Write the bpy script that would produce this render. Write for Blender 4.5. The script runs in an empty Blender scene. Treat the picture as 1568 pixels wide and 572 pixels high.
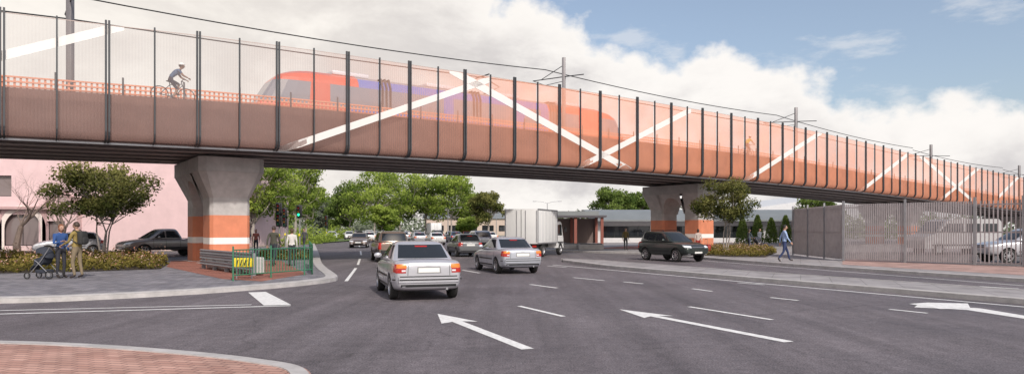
import bpy, bmesh, math, random
import numpy as np
from mathutils import Vector, Matrix
from mathutils.bvhtree import BVHTree
from mathutils.geometry import tessellate_polygon
random.seed(7); RNG=np.random.default_rng(7)
SC=bpy.context.scene
F=1045.3; EYE=1.75
def gp(u,v):
    """bearing / depression survey reading -> metres on the ground plane"""
    D=EYE*F/(v-351.0); return ((u-784)/F*D, D)
# ---------------------------------------------------------------- materials
MATS={}
def _n(nt,t,**k):
    n=nt.nodes.new(t)
    for a,b in k.items(): setattr(n,a,b)
    return n
def mat(name,col,rough=.6,metal=0.,var=.0,scale=3.,bump=0.,bscale=40.,coat=0.,alpha=1.,var2=0.,emit=0.,spec=.5):
    if name in MATS: return MATS[name]
    m=bpy.data.materials.new(name); m.use_nodes=True; nt=m.node_tree; b=nt.nodes['Principled BSDF']
    b.inputs['Base Color'].default_value=(*col,1); b.inputs['Roughness'].default_value=rough
    b.inputs['Metallic'].default_value=metal; b.inputs['Specular IOR Level'].default_value=spec
    if coat: b.inputs['Coat Weight'].default_value=coat; b.inputs['Coat Roughness'].default_value=.05
    if emit: b.inputs['Emission Color'].default_value=(*col,1); b.inputs['Emission Strength'].default_value=emit
    L=nt.links
    tc=_n(nt,'ShaderNodeTexCoord')
    if var>0:
        n1=_n(nt,'ShaderNodeTexNoise'); n1.inputs['Scale'].default_value=scale; n1.inputs['Detail'].default_value=6
        n1.inputs['Roughness'].default_value=.65
        L.new(tc.outputs['Object'],n1.inputs['Vector'])
        mr=_n(nt,'ShaderNodeMapRange'); mr.inputs['From Min'].default_value=.3; mr.inputs['From Max'].default_value=.7
        mr.inputs['To Min'].default_value=1-var; mr.inputs['To Max'].default_value=1+var
        L.new(n1.outputs['Fac'],mr.inputs['Value'])
        vm=_n(nt,'ShaderNodeVectorMath',operation='SCALE'); vm.inputs[0].default_value=col
        L.new(mr.outputs['Result'],vm.inputs['Scale']); L.new(vm.outputs['Vector'],b.inputs['Base Color'])
    if bump>0:
        n2=_n(nt,'ShaderNodeTexNoise'); n2.inputs['Scale'].default_value=bscale; n2.inputs['Detail'].default_value=4
        L.new(tc.outputs['Object'],n2.inputs['Vector'])
        bp=_n(nt,'ShaderNodeBump'); bp.inputs['Strength'].default_value=bump; bp.inputs['Distance'].default_value=.02
        L.new(n2.outputs['Fac'],bp.inputs['Height']); L.new(bp.outputs['Normal'],b.inputs['Normal'])
    if alpha<1: b.inputs['Alpha'].default_value=alpha
    MATS[name]=m; return m

def mat_asphalt(name,c):
    m=mat(name,c,.85,spec=.3); nt=m.node_tree; L=nt.links; b=nt.nodes['Principled BSDF']
    tc=_n(nt,'ShaderNodeTexCoord')
    def noise(s,d,vec=None,r=.6):
        n=_n(nt,'ShaderNodeTexNoise'); n.inputs['Scale'].default_value=s; n.inputs['Detail'].default_value=d; n.inputs['Roughness'].default_value=r
        L.new(vec or tc.outputs['Object'],n.inputs['Vector']); return n.outputs['Fac']
    def mr(v,a,b_,c_,d):
        n=_n(nt,'ShaderNodeMapRange'); 
        for i,x in zip(('From Min','From Max','To Min','To Max'),(a,b_,c_,d)): n.inputs[i].default_value=x
        L.new(v,n.inputs['Value']); return n.outputs['Result']
    def mul(a,b_):
        n=_n(nt,'ShaderNodeMath',operation='MULTIPLY'); L.new(a,n.inputs[0]); L.new(b_,n.inputs[1]); return n.outputs[0]
    mp=_n(nt,'ShaderNodeMapping'); mp.inputs['Rotation'].default_value=(0,0,-math.radians(16.7)); mp.inputs['Scale'].default_value=(1.1,.05,1)
    L.new(tc.outputs['Object'],mp.inputs['Vector'])
    streak=mr(noise(1.0,5,mp.outputs['Vector'],.7),.3,.7,.74,1.25)
    big=mr(noise(.22,6,r=.7),.3,.7,.74,1.28); fine=mr(noise(38,3,r=.85),.35,.65,.35,1.7); mid=mr(noise(5,6,r=.8),.3,.7,.72,1.3)
    f=mul(mul(streak,big),mul(fine,mid))
    vo=_n(nt,'ShaderNodeTexVoronoi',feature='DISTANCE_TO_EDGE'); vo.inputs['Scale'].default_value=.16
    nd=_n(nt,'ShaderNodeTexNoise'); nd.inputs['Scale'].default_value=.9; nd.inputs['Detail'].default_value=5; L.new(tc.outputs['Object'],nd.inputs['Vector'])
    va=_n(nt,'ShaderNodeVectorMath',operation='MULTIPLY_ADD'); L.new(nd.outputs['Color'],va.inputs[0]); va.inputs[1].default_value=(1.6,1.6,0); L.new(tc.outputs['Object'],va.inputs[2]); L.new(va.outputs[0],vo.inputs['Vector'])
    f=mul(f,mr(vo.outputs['Distance'],.0,.006,.75,1.0))
    vm=_n(nt,'ShaderNodeVectorMath',operation='SCALE'); vm.inputs[0].default_value=c
    L.new(f,vm.inputs['Scale']); L.new(vm.outputs['Vector'],b.inputs['Base Color'])
    L.new(mr(big,.78,1.25,.6,.9),b.inputs['Roughness'])
    bp=_n(nt,'ShaderNodeBump'); bp.inputs['Strength'].default_value=.7; bp.inputs['Distance'].default_value=.014
    L.new(noise(45,4),bp.inputs['Height']); L.new(bp.outputs['Normal'],b.inputs['Normal'])
    return m
def mat_brick(name,c1,c2,cm,w,h,mort=.006,rot=0.,bump=.3,off=.5):
    m=mat(name,c1,.85,spec=.3); nt=m.node_tree; L=nt.links; b=nt.nodes['Principled BSDF']
    tc=_n(nt,'ShaderNodeTexCoord'); mp=_n(nt,'ShaderNodeMapping'); mp.inputs['Rotation'].default_value=(0,0,rot)
    L.new(tc.outputs['Object'],mp.inputs['Vector'])
    br=_n(nt,'ShaderNodeTexBrick'); br.inputs['Scale'].default_value=1; br.inputs['Brick Width'].default_value=w
    br.inputs['Row Height'].default_value=h; br.inputs['Mortar Size'].default_value=mort; br.offset=off
    br.inputs['Color1'].default_value=(*c1,1); br.inputs['Color2'].default_value=(*c2,1); br.inputs['Mortar'].default_value=(*cm,1)
    L.new(mp.outputs['Vector'],br.inputs['Vector'])
    n1=_n(nt,'ShaderNodeTexNoise'); n1.inputs['Scale'].default_value=1.3; n1.inputs['Detail'].default_value=7; L.new(tc.outputs['Object'],n1.inputs['Vector'])
    mr=_n(nt,'ShaderNodeMapRange'); mr.inputs['From Min'].default_value=.3; mr.inputs['From Max'].default_value=.7; mr.inputs['To Min'].default_value=.75; mr.inputs['To Max'].default_value=1.2
    L.new(n1.outputs['Fac'],mr.inputs['Value'])
    vm=_n(nt,'ShaderNodeVectorMath',operation='SCALE'); L.new(br.outputs['Color'],vm.inputs[0]); L.new(mr.outputs['Result'],vm.inputs['Scale'])
    L.new(vm.outputs['Vector'],b.inputs['Base Color'])
    bp=_n(nt,'ShaderNodeBump'); bp.inputs['Strength'].default_value=bump; bp.inputs['Distance'].default_value=-.01
    L.new(br.outputs['Fac'],bp.inputs['Height']); L.new(bp.outputs['Normal'],b.inputs['Normal'])
    return m
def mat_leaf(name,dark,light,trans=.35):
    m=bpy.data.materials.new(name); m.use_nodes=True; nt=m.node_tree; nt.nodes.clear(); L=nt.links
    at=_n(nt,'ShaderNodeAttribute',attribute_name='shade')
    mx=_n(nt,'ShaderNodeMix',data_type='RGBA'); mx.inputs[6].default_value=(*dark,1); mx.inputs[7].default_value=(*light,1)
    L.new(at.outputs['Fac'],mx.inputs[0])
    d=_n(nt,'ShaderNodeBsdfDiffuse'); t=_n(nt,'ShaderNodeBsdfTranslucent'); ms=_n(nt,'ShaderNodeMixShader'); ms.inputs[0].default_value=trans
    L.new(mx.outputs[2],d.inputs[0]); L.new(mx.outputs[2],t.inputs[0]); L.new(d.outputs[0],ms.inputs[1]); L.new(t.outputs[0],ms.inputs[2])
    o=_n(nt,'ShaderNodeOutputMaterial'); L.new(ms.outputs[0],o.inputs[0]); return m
def mat_screen(name,ca,cb,x0,x1,al0,al1):
    """perforated metal screen: tint and open area change along the bridge (world X) """
    m=bpy.data.materials.new(name); m.use_nodes=True; nt=m.node_tree; b=nt.nodes['Principled BSDF']; L=nt.links
    tc=_n(nt,'ShaderNodeTexCoord'); sp=_n(nt,'ShaderNodeSeparateXYZ'); L.new(tc.outputs['Object'],sp.inputs[0])
    mr=_n(nt,'ShaderNodeMapRange',interpolation_type='SMOOTHSTEP'); mr.inputs['From Min'].default_value=x0; mr.inputs['From Max'].default_value=x1
    L.new(sp.outputs['X'],mr.inputs['Value'])
    mx=_n(nt,'ShaderNodeMix',data_type='RGBA'); mx.inputs[6].default_value=(*ca,1); mx.inputs[7].default_value=(*cb,1)
    L.new(mr.outputs[0],mx.inputs[0]); L.new(mx.outputs[2],b.inputs['Base Color'])
    b.inputs['Roughness'].default_value=.6
    nn=_n(nt,'ShaderNodeTexNoise'); nn.inputs['Scale'].default_value=.5; nn.inputs['Detail'].default_value=3; L.new(tc.outputs['Object'],nn.inputs['Vector'])
    a1=_n(nt,'ShaderNodeMapRange'); a1.inputs['To Min'].default_value=al0; a1.inputs['To Max'].default_value=al1; L.new(mr.outputs[0],a1.inputs['Value'])
    a2=_n(nt,'ShaderNodeMapRange'); a2.inputs['From Min'].default_value=.3; a2.inputs['From Max'].default_value=.7; a2.inputs['To Min'].default_value=.82; a2.inputs['To Max'].default_value=1.18; L.new(nn.outputs['Fac'],a2.inputs['Value'])
    wv=_n(nt,'ShaderNodeTexWave',wave_type='BANDS',bands_direction='X'); wv.inputs['Scale'].default_value=3.4; wv.inputs['Distortion'].default_value=0; L.new(tc.outputs['Object'],wv.inputs['Vector'])
    a3=_n(nt,'ShaderNodeMapRange'); a3.inputs['To Min'].default_value=.91; a3.inputs['To Max'].default_value=1.09; L.new(wv.outputs['Fac'],a3.inputs['Value'])
    mu=_n(nt,'ShaderNodeMath',operation='MULTIPLY'); L.new(a1.outputs[0],mu.inputs[0]); L.new(a2.outputs[0],mu.inputs[1])
    mu2=_n(nt,'ShaderNodeMath',operation='MULTIPLY'); L.new(mu.outputs[0],mu2.inputs[0]); L.new(a3.outputs[0],mu2.inputs[1]); L.new(mu2.outputs[0],b.inputs['Alpha'])
    return m
# ---------------------------------------------------------------- mesh builder
class MB:
    def __init__(s): s.v=[]; s.f=[]; s.m=[]; s.s=[]; s.mats=[]; s.attr=None
    def mi(s,m):
        if m not in s.mats: s.mats.append(m)
        return s.mats.index(m)
    def add(s,vs,fs,m,smooth=False,M=None):
        o=len(s.v)
        if M is not None: vs=[M@Vector(v) for v in vs]
        s.v.extend([tuple(v) for v in vs]); k=s.mi(m)
        for f in fs: s.f.append([i+o for i in f]); s.m.append(k); s.s.append(smooth)
    def box(s,c,sz,m,M=None,bev=0.,smooth=False):
        bm=bmesh.new(); bmesh.ops.create_cube(bm,size=1)
        for v in bm.verts: v.co=Vector((v.co.x*sz[0]+c[0],v.co.y*sz[1]+c[1],v.co.z*sz[2]+c[2]))
        if bev>0: bmesh.ops.bevel(bm,geom=list(bm.edges),offset=bev,segments=2,affect='EDGES',profile=.5)
        bm.verts.index_update(); s.add([v.co.copy() for v in bm.verts],[[v.index for v in f.verts] for f in bm.faces],m,smooth,M); bm.free()
    def tube(s,pts,rad,m,n=8,M=None,smooth=True,caps=True):
        pts=[Vector(p) for p in pts]
        if not hasattr(rad,'__len__'): rad=[rad]*len(pts)
        vs=[];fs=[];prev=None
        for i,p in enumerate(pts):
            d=(pts[min(i+1,len(pts)-1)]-pts[max(i-1,0)]).normalized()
            if prev is None:
                a=Vector((0,0,1)) if abs(d.z)<.9 else Vector((1,0,0)); x=d.cross(a).normalized()
            else: x=(prev-d*prev.dot(d)).normalized()
            prev=x; y=d.cross(x)
            for j in range(n):
                t=2*math.pi*j/n; vs.append(p+(x*math.cos(t)+y*math.sin(t))*rad[i])
        for i in range(len(pts)-1):
            for j in range(n):
                k=(j+1)%n; fs.append([i*n+j,i*n+k,(i+1)*n+k,(i+1)*n+j])
        if caps: fs.append(list(range(n))[::-1]); fs.append([(len(pts)-1)*n+j for j in range(n)])
        s.add(vs,fs,m,smooth,M)
    def lathe(s,prof,m,n=24,M=None,smooth=True,close=False):
        """prof (r,y) revolved about Y axis"""
        vs=[];fs=[];k=len(prof)
        for j in range(n):
            t=2*math.pi*j/n
            for r,y in prof: vs.append((r*math.cos(t),y,r*math.sin(t)))
        for j in range(n):
            for i in range(k-1 if not close else k):
                a=j*k+i; b=j*k+(i+1)%k; c=((j+1)%n)*k+(i+1)%k; d=((j+1)%n)*k+i; fs.append([a,b,c,d])
        s.add(vs,fs,m,smooth,M)
    def sphere(s,c,r,m,nu=14,nv=10,M=None,fn=None):
        vs=[];fs=[]
        if not hasattr(r,'__len__'): r=(r,r,r)
        for i in range(nv+1):
            p=math.pi*i/nv
            for j in range(nu):
                t=2*math.pi*j/nu; q=[math.sin(p)*math.cos(t),math.sin(p)*math.sin(t),math.cos(p)]
                if fn: q=fn(q)
                vs.append((c[0]+q[0]*r[0],c[1]+q[1]*r[1],c[2]+q[2]*r[2]))
        for i in range(nv):
            for j in range(nu):
                k=(j+1)%nu; fs.append([i*nu+j,(i+1)*nu+j,(i+1)*nu+k,i*nu+k])
        s.add(vs,fs,m,True,M)
    def mesh(s,name,sharp=35):
        me=bpy.data.meshes.new(name); me.from_pydata(s.v,[],s.f)
        for m in s.mats: me.materials.append(m)
        me.polygons.foreach_set('material_index',s.m); me.polygons.foreach_set('use_smooth',s.s)
        if any(s.s): me.set_sharp_from_angle(angle=math.radians(sharp))
        me.update(); return me
    def build(s,name,loc=(0,0,0),rz=0,parent=None,sharp=35):
        ob=bpy.data.objects.new(name,s.mesh(name,sharp)); SC.collection.objects.link(ob)
        ob.location=loc; ob.rotation_euler=(0,0,rz)
        if parent: ob.parent=parent
        return ob
def empty(name,loc=(0,0,0)):
    e=bpy.data.objects.new(name,None); SC.collection.objects.link(e); e.location=loc; return e
def smoothline(pts,k=6):
    P=[Vector(p) for p in pts]; out=[]
    for i in range(len(P)-1):
        p0=P[max(i-1,0)];p1=P[i];p2=P[i+1];p3=P[min(i+2,len(P)-1)]
        for j in range(k):
            t=j/k; out.append(.5*((2*p1)+(p2-p0)*t+(2*p0-5*p1+4*p2-p3)*t*t+(3*p1-p0-3*p2+p3)*t**3))
    out.append(P[-1]); return [tuple(o) for o in out]
def sheet(name,pts,z,m):
    vs=[Vector((p[0],p[1],z)) for p in pts]; tr=tessellate_polygon([vs]); mb=MB()
    fs=[]
    for t in tr:
        a,b,c=[vs[i] for i in t]
        fs.append(list(t) if (b-a).cross(c-a).z>0 else list(t)[::-1])
    mb.add(vs,fs,m); return mb.build(name)
def kerb(name,line,w,z,m,side=1):
    """kerb stone sweep along line, body on the left(+1)/right(-1) of travel"""
    mb=MB(); P=[Vector((p[0],p[1])) for p in line]; vs=[];n=5
    for i,p in enumerate(P):
        d=(P[min(i+1,len(P)-1)]-P[max(i-1,0)]).normalized(); q=Vector((-d.y,d.x))*side
        prof=[(0,-.02),(0,z-.03),(.03,z),(w,z),(w,-.02)]
        for o,h in prof: vs.append((p.x+q.x*o,p.y+q.y*o,h))
    fs=[]
    for i in range(len(P)-1):
        for j in range(n-1):
            f=[i*n+j,i*n+j+1,(i+1)*n+j+1,(i+1)*n+j]; fs.append(f if side<0 else f[::-1])
    mb.add(vs,fs,m); return mb.build(name)
def strip(mb,a,b,w,z,m):
    a=Vector((*a,z));b=Vector((*b,z));d=(b-a).normalized();q=Vector((-d.y,d.x,0))*w/2
    mb.add([a-q,b-q,b+q,a+q],[[0,1,2,3]],m)
def subsurf(vs,fs,lev,cutters=()):
    me=bpy.data.meshes.new('t'); me.from_pydata([tuple(v) for v in vs],[],fs)
    bm=bmesh.new(); bm.from_mesh(me); bmesh.ops.recalc_face_normals(bm,faces=bm.faces); bm.to_mesh(me); bm.free()
    ob=bpy.data.objects.new('t',me); SC.collection.objects.link(ob)
    if lev: md=ob.modifiers.new('s','SUBSURF'); md.levels=lev; md.render_levels=lev
    for c in cutters:
        md=ob.modifiers.new('b','BOOLEAN'); md.object=c; md.operation='DIFFERENCE'; md.solver='EXACT'
    dg=bpy.context.evaluated_depsgraph_get(); dg.update()
    m2=bpy.data.meshes.new_from_object(ob.evaluated_get(dg))
    V=[v.co.copy() for v in m2.vertices]; Fc=[list(p.vertices) for p in m2.polygons]
    bpy.data.objects.remove(ob); bpy.data.meshes.remove(me); bpy.data.meshes.remove(m2)
    return V,Fc
# shared materials
AC=(.135,.119,.129)
ASPH=mat_asphalt('asphalt',AC)
CONC=mat('concrete',(.43,.41,.405),.8,var=.2,scale=1.5,bump=.25,bscale=25)
KERB=mat('kerb_concrete',(.43,.41,.405),.85,var=.2,scale=3,bump=.2)
WHITE=mat('road_paint',(.74,.73,.72),.7,var=.2,scale=9)
ORANGE=mat('orange_paint',(.62,.22,.12),.65,var=.12,scale=2,bump=.1)
WPAINT=mat('white_paint',(.78,.77,.75),.6,var=.05)
DSTEEL=mat('dark_steel',(.055,.058,.065),.45,metal=.3,var=.1)
GSTEEL=mat('galvanised_steel',(.30,.30,.32),.45,metal=.5,var=.12,scale=4)
GLASS=mat('dark_glass',(.018,.021,.025),.04,spec=.9)
DARK=mat('dark_plastic',(.022,.022,.024),.5)
TYRE=mat('tyre_rubber',(.022,.021,.021),.8)
RIM=mat('wheel_rim',(.45,.45,.47),.3,metal=.8)
REDL=mat('red_lamp',(.42,.02,.015),.2,coat=.6)
ORL=mat('amber_lamp',(.7,.2,.02),.25,coat=.5)
WL=mat('clear_lamp',(.7,.72,.75),.12,coat=.8)
PLATE=mat('number_plate',(.72,.72,.70),.4)
# ---------------------------------------------------------------- ground
GRASS=mat('ground_soil',(.10,.10,.055),.95,var=.3,scale=.2,bump=.3,bscale=5)
sheet('ground',[(-1500,-300),(1500,-300),(1500,2500),(-1500,2500)],-.01,GRASS)
Lfar=[(-35.7,122),(-50.3,174),(-113,398),(-380,1350)]
Rfar=[(-350,1350),(-78,398),(-16,174),(-2.5,122),(3.5,98)]
road=[(-120,-60),(150,-60),(150,60),(60,58),(16,62),(7,85)]+Rfar[::-1]+Lfar[::-1]+[(-31,104),(-60,70),(-120,70)]
sheet('road',road,0.0,ASPH)
lk=smoothline([gp(-900,480),gp(-400,471),gp(0,464),gp(150,458.5),gp(300,450),gp(420,441),gp(480,435),gp(508,431),gp(517,428),gp(514,423.5),gp(500,413),gp(492,403),gp(489,391),gp(484,379),gp(478,366)],6)
PAVE=mat_brick('grey_block_paving',(.18,.175,.20),(.27,.255,.275),(.09,.085,.09),.4,.2,.012,rot=.5)
lpoly=lk+[(-50.3,174),(-113,398),(-200,398),(-200,20)]
sheet('footpath',lpoly,.12,PAVE)
kerb('kerb',lk,.42,.135,KERB,side=1)
REDP=mat_brick('red_paving',(.30,.12,.09),(.36,.15,.11),(.14,.08,.07),.2,.1,.006,rot=.3)
sheet('paving',[gp(262,402.5),gp(255,412),gp(340,432),gp(400,436),gp(470,424),gp(430,402)],.125,REDP)
sheet('car_park',[(-15,37.5),(-20,50),(-23,51.7),(-120,51.7),(-120,36.5),(-22,36.5)],.128,mat_asphalt('car_park_asphalt',(.13,.12,.125)))
nk_=smoothline([(-60,10.3),(-30,10.2),gp(-300,531),gp(0,534),gp(150,540),gp(300,552),gp(400,564),gp(468,579),(-1.95,6.8),(-1.4,5.4),(-1.1,3),(-1.0,-3),(-1.5,-12)],6)
BRK=mat_brick('pink_brick_paving',(.42,.235,.19),(.54,.33,.27),(.20,.12,.105),.24,.12,.009,rot=.22)
sheet('pavement',nk_+[(-60,-12)],.12,BRK)
kerb('kerb',nk_,.22,.135,KERB,side=-1)
mk_near=[gp(862,401),gp(930,410),gp(1000,416.5),gp(1200,434),gp(1400,451),gp(1568,465.5),gp(2000,503),gp(2600,555)]
mk_far=[gp(862,398.5),gp(930,402),gp(1000,407.5),gp(1200,423),gp(1400,437.5),gp(1568,450),gp(2000,482),gp(2600,526)]
CP=mat_brick('concrete_paving',(.30,.28,.285),(.335,.315,.32),(.2,.19,.19),.9,.9,.012,rot=.4,off=0)
sheet('median_strip',mk_near+mk_far[::-1],.12,CP)
kerb('kerb',mk_near,.3,.135,KERB,side=1)
kerb('kerb',mk_far,.16,.135,KERB,side=-1)
rk=smoothline([gp(700,365),gp(780,376),gp(835,383),gp(900,386.5),gp(1000,390),gp(1070,396),gp(1215,407.5),gp(1400,420.5),gp(1568,432),gp(2000,462),gp(2600,502)],5)
sheet('footpath',rk+[(150,20),(150,200),(0,200)],.12,CP)
kerb('kerb',rk,.3,.135,KERB,side=1)
PINKP=mat_brick('pink_paving',(.38,.25,.22),(.45,.30,.27),(.25,.18,.16),.6,.6,.01,rot=.2)
sheet('paving',[gp(1290,408.5),gp(1400,415.5),gp(1568,426),gp(2000,452),gp(2000,420),gp(1568,410),gp(1290,400)],.126,PINKP)
sheet('paving',[gp(905,382),gp(990,383.5),gp(1070,389),gp(1075,380),gp(960,378)],.126,REDP)
sheet('yard',[(18.6,36.4),(22.4,30.2),(60,20),(90,60),(19.5,48)],.13,mat_asphalt('yard_asphalt',(.13,.12,.12)))
sheet('grass_verge',[(-24,52),(-24,110),(-34,118),(-52,174),(-130,400),(-200,400),(-200,52)],.126,mat('verge_grass',(.10,.15,.04),.95,var=.35,scale=.5,bump=.4,bscale=8))
sheet('grass_verge',[(-1,130),(-14,176),(-76,400),(300,400),(300,130)],.02,MATS['verge_grass'])
# ---------------------------------------------------------------- markings
mk=MB(); Z=.006
def line(u1,v1,u2,v2,w=.12): strip(mk,gp(u1,v1),gp(u2,v2),w,Z,WHITE)
line(-300,489,445,467.5,.13); line(-300,482,385,466,.10)
q=[gp(380,447.5),gp(407,446.5),gp(446,466.5),gp(404,467.5)]
mk.add([(x,y,Z+.004) for x,y in q],[[0,3,2,1]],WHITE)
for a in [(863,484,795,468),(1182,489,1055,469),(853,440.5,812,435),(925,429,878,424.5),(734,417.5,708,413),(1222,459.5,1180,455),
          (1090,445.5,1060,441.5),(1420,479,1362,473),(985,434,955,431),(868,409,838,406.5),(700,407,688,403),(676,397,668,394.5),(1170,435.5,1130,432.5),
          (650,390,640,387),(625,382,620,380.5),(603,376,599,375),(1560,441.5,1500,438),(1400,433,1350,429.5),(1270,423,1230,420),
          (530,430,545,410),(548,405,551,396),(553,390,552,384),(551,378,549,374)]: line(*a)
line(846,405,1568,469.5,.13); line(1568,469.5,2200,527,.13); line(1568,437,1075,398.5,.10)
def arrow(tip,tail,left=0):
    a=Vector(gp(*tail));b=Vector(gp(*tip));d=(b-a);L=d.length;d.normalize();q=Vector((-d.y,d.x))
    P=lambda s,t:(*(a+d*s+q*t),Z)
    mk.add([P(0,-.1),P(L-1.3,-.1),P(L-1.3,.1),P(0,.1)],[[0,1,2,3]],WHITE)
    mk.add([P(L-1.45,-.36),P(L,0),P(L-1.45,.36),P(L-1.3,.1),P(L-1.3,-.1)],[[0,1,4],[4,1,3],[3,1,2]],WHITE)
arrow((670,480),(808,534)); arrow((948,473),(1208,523))
a=[gp(1620,495.5),gp(1480,474),gp(1400,470),gp(1405,466.5),gp(1500,471.5),gp(1625,492)]
mk.add([(x,y,Z) for x,y in a],[[0,5,4,1],[1,4,3,2]],WHITE)
a=[gp(1392,465),gp(1420,463),gp(1482,464.5),gp(1486,472),gp(1440,473)]
mk.add([(x,y,Z+.004) for x,y in a],[[0,4,3,2,1]],WHITE)
mk.build('road_markings')
# ---------------------------------------------------------------- bridge
XS=[-80,-40,-18.8,-10.6,-2.6,5.5,12.3,17.7,24,32.8,40.5,53.8,65.1,120]
ZT=[7.6,9.0,9.77,10.2,10.3,10.35,10.33,10.3,10.15,9.77,9.3,8.74,8.31,6.4]
ZB=[3.4,4.6,5.14,5.36,5.5,5.56,5.55,5.48,5.38,5.2,4.95,4.45,4.1,2.3]
def zt(X): return sum(np.interp(X+o,XS,ZT) for o in (-3,-1,1,3))/4
def zb(X): return sum(np.interp(X+o,XS,ZB) for o in (-3,-1,1,3))/4
def zd(X): return zt(X)-3.05
TX,TY=.8058,.5922
def BP(X,n,z): return Vector((X-TY*n, 38.97+.735*X+TX*n, z))
BX0,BX1=-62,112
def sweep(mb,sec,m,x0=BX0,x1=BX1,st=1.35,smooth=False,closed=True):
    N=int(round((x1-x0)/st)); vs=[];fs=[]
    for i in range(N+1):
        X=x0+(x1-x0)*i/N; s=sec(X); k=len(s); vs+= [BP(X,n,z) for n,z in s]
    for i in range(N):
        for j in range(k if closed else k-1):
            b=(j+1)%k; fs.append([i*k+j,i*k+b,(i+1)*k+b,(i+1)*k+j])
    if closed: fs+= [list(range(k)),[N*k+j for j in range(k)][::-1]]
    mb.add(vs,fs,m,smooth)
bridge=empty('rail_bridge')
BROWN=mat('bridge_fascia',(.25,.145,.12),.8,var=.18,scale=1.2,bump=.15,bscale=12)
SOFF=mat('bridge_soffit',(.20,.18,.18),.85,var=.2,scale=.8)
GIRD=mat('girder_steel',(.32,.285,.28),.6,var=.15)
mb=MB()
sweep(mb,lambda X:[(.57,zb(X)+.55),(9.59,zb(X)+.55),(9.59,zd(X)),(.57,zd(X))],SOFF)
sweep(mb,lambda X:[(.57,zd(X)+.004),(3.5,zd(X)+.004),(3.5,zd(X)+.30),(.57,zd(X)+.30)],CONC); mb.build('deck',parent=bridge)
mb=MB()
for n in (.42,9.6): sweep(mb,lambda X:[(n,zb(X)+.12),(n+.14,zb(X)+.12),(n+.14,zd(X)+.33),(n,zd(X)+.33)],BROWN)
mb.build('fascia',parent=bridge)
mb=MB()
for n in (.75,2.6,4.4,6.2,8.0,9.3):
    sweep(mb,lambda X:[(n-.22,zb(X)),(n+.22,zb(X)),(n+.22,zb(X)+.04),(n+.03,zb(X)+.04),(n+.03,zb(X)+.545),(n-.03,zb(X)+.545),(n-.03,zb(X)+.04),(n-.22,zb(X)+.04)],GIRD)
X=BX0
while X<BX1:
    for a,b in ((.8,2.55),(2.65,4.35),(4.45,6.15),(6.25,7.95),(8.05,9.25)):
        p=BP(X,(a+b)/2,zb(X)+.3); M=Matrix.Translation(p)@Matrix.Rotation(math.atan2(TX,-TY),4,'Z'); mb.box((0,0,0),(b-a-.04,.06,.3),GIRD,M)
    X+=5.4
mb.build('girders',parent=bridge)
def scr_n(h): return 0. if h>=.45 else .42-math.sqrt(max(0,.42**2-((.45-h)/.45*.42)**2))
SCA=mat_screen('perforated_screen',(.44,.37,.35),(.78,.34,.21),-15,3,.24,.56)
SCB=mat_screen('perforated_screen_lower',(.24,.155,.14),(.68,.27,.155),-13,12,.52,.6)
RIB=mat('screen_white_band',(.80,.77,.75),.6,alpha=.86)
pm=MB(); pm2=MB(); posts=MB()
X=.11-1.35*44
i=0
while X<BX1-2:
    x0,x1=X+.03,X+1.32
    def col(x): 
        b=zb(x); hs=[0,.06,.14,.25,.4,.9,(zd(x)+.33-b)]; return [BP(x,scr_n(h),b+h) for h in hs]
    a,c=col(x0),col(x1); k=len(a)
    pm2.add(a+c,[[j,k+j,k+j+1,j+1] for j in range(k-1)],SCB,True)
    t0,t1=zd(x0)+.33,zd(x1)+.33
    pm.add([BP(x0,0,t0),BP(x1,0,t1),BP(x1,0,zt(x1)-.06),BP(x0,0,zt(x0)-.06)],[[0,1,2,3]],SCA)
    thick=(i%2==0)
    for dx in ((-.045,.045) if thick else (0,)):
        b=zb(X); top=zt(X)+(.12 if thick else .05)
        hs=[0,.06,.14,.25,.4,.45,1.5,top-b]; w=.028 if thick else .022; dpt=.09
        vs=[]
        for h in hs:
            n0=scr_n(h)-.035
            vs+=[BP(X+dx-w,n0-dpt,b+h),BP(X+dx+w,n0-dpt,b+h),BP(X+dx+w,n0,b+h),BP(X+dx-w,n0,b+h)]
        fs=[[q*4+j,q*4+(j+1)%4,q*4+4+(j+1)%4,q*4+4+j] for q in range(len(hs)-1) for j in range(4)]+[[3,2,1,0],[28,29,30,31]]
        posts.add(vs,fs,DSTEEL)
    X+=1.35; i+=1
pm.build('screen_upper',parent=bridge); pm2.build('screen_lower',parent=bridge)
sweep(posts,lambda X:[(-.008,zt(X)-.055),(.008,zt(X)-.055),(.008,zt(X)-.03),(-.008,zt(X)-.03)],mat('screen_edge',(.45,.36,.33),.5))
sweep(posts,lambda X:[(.36,zb(X)-.05),(.5,zb(X)-.05),(.5,zb(X)+.03),(.36,zb(X)+.03)],GSTEEL)
posts.build('screen_posts',parent=bridge)
def onf(u,v):
    k=(u-784)/F; Y=38.97/(1-.735*k); return k*Y, EYE+(351-v)*Y/F
rb=MB()
for (a,b,w) in [((-90,108),(190,40),.34),((425,231),(752,121),.33),((688,106),(968,262),.42),((888,255),(1058,168),.36),((1138,278),(1258,202),.36),
              ((1318,292),(1390,236),.36),((1408,238),(1487,305),.4),((1440,306),(1502,254),.38),((1530,300),(1568,262),.4)]:
    (xa,za),(xb,zb_)=onf(*a),onf(*b); N=24; vs=[]
    for j in range(N+1):
        t=j/N; X=xa+(xb-xa)*t; z=za+(zb_-za)*t
        sl=math.hypot(1.241,(zb_-za)/(xb-xa))/1.241
        lo=min(max(z-w*sl/2,zb(X)+.02),zt(X)-.07); hi=min(max(z+w*sl/2,zb(X)+.02),zt(X)-.07)
        vs+=[BP(X,scr_n(lo-zb(X))-.02,lo),BP(X,scr_n(hi-zb(X))-.02,hi)]
    rb.add(vs,[[2*j,2*j+2,2*j+3,2*j+1] for j in range(N)],RIB)
rb.build('white_bands',parent=bridge)
BAL=mat('balustrade_orange',(.62,.24,.14),.6,var=.05)
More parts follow.
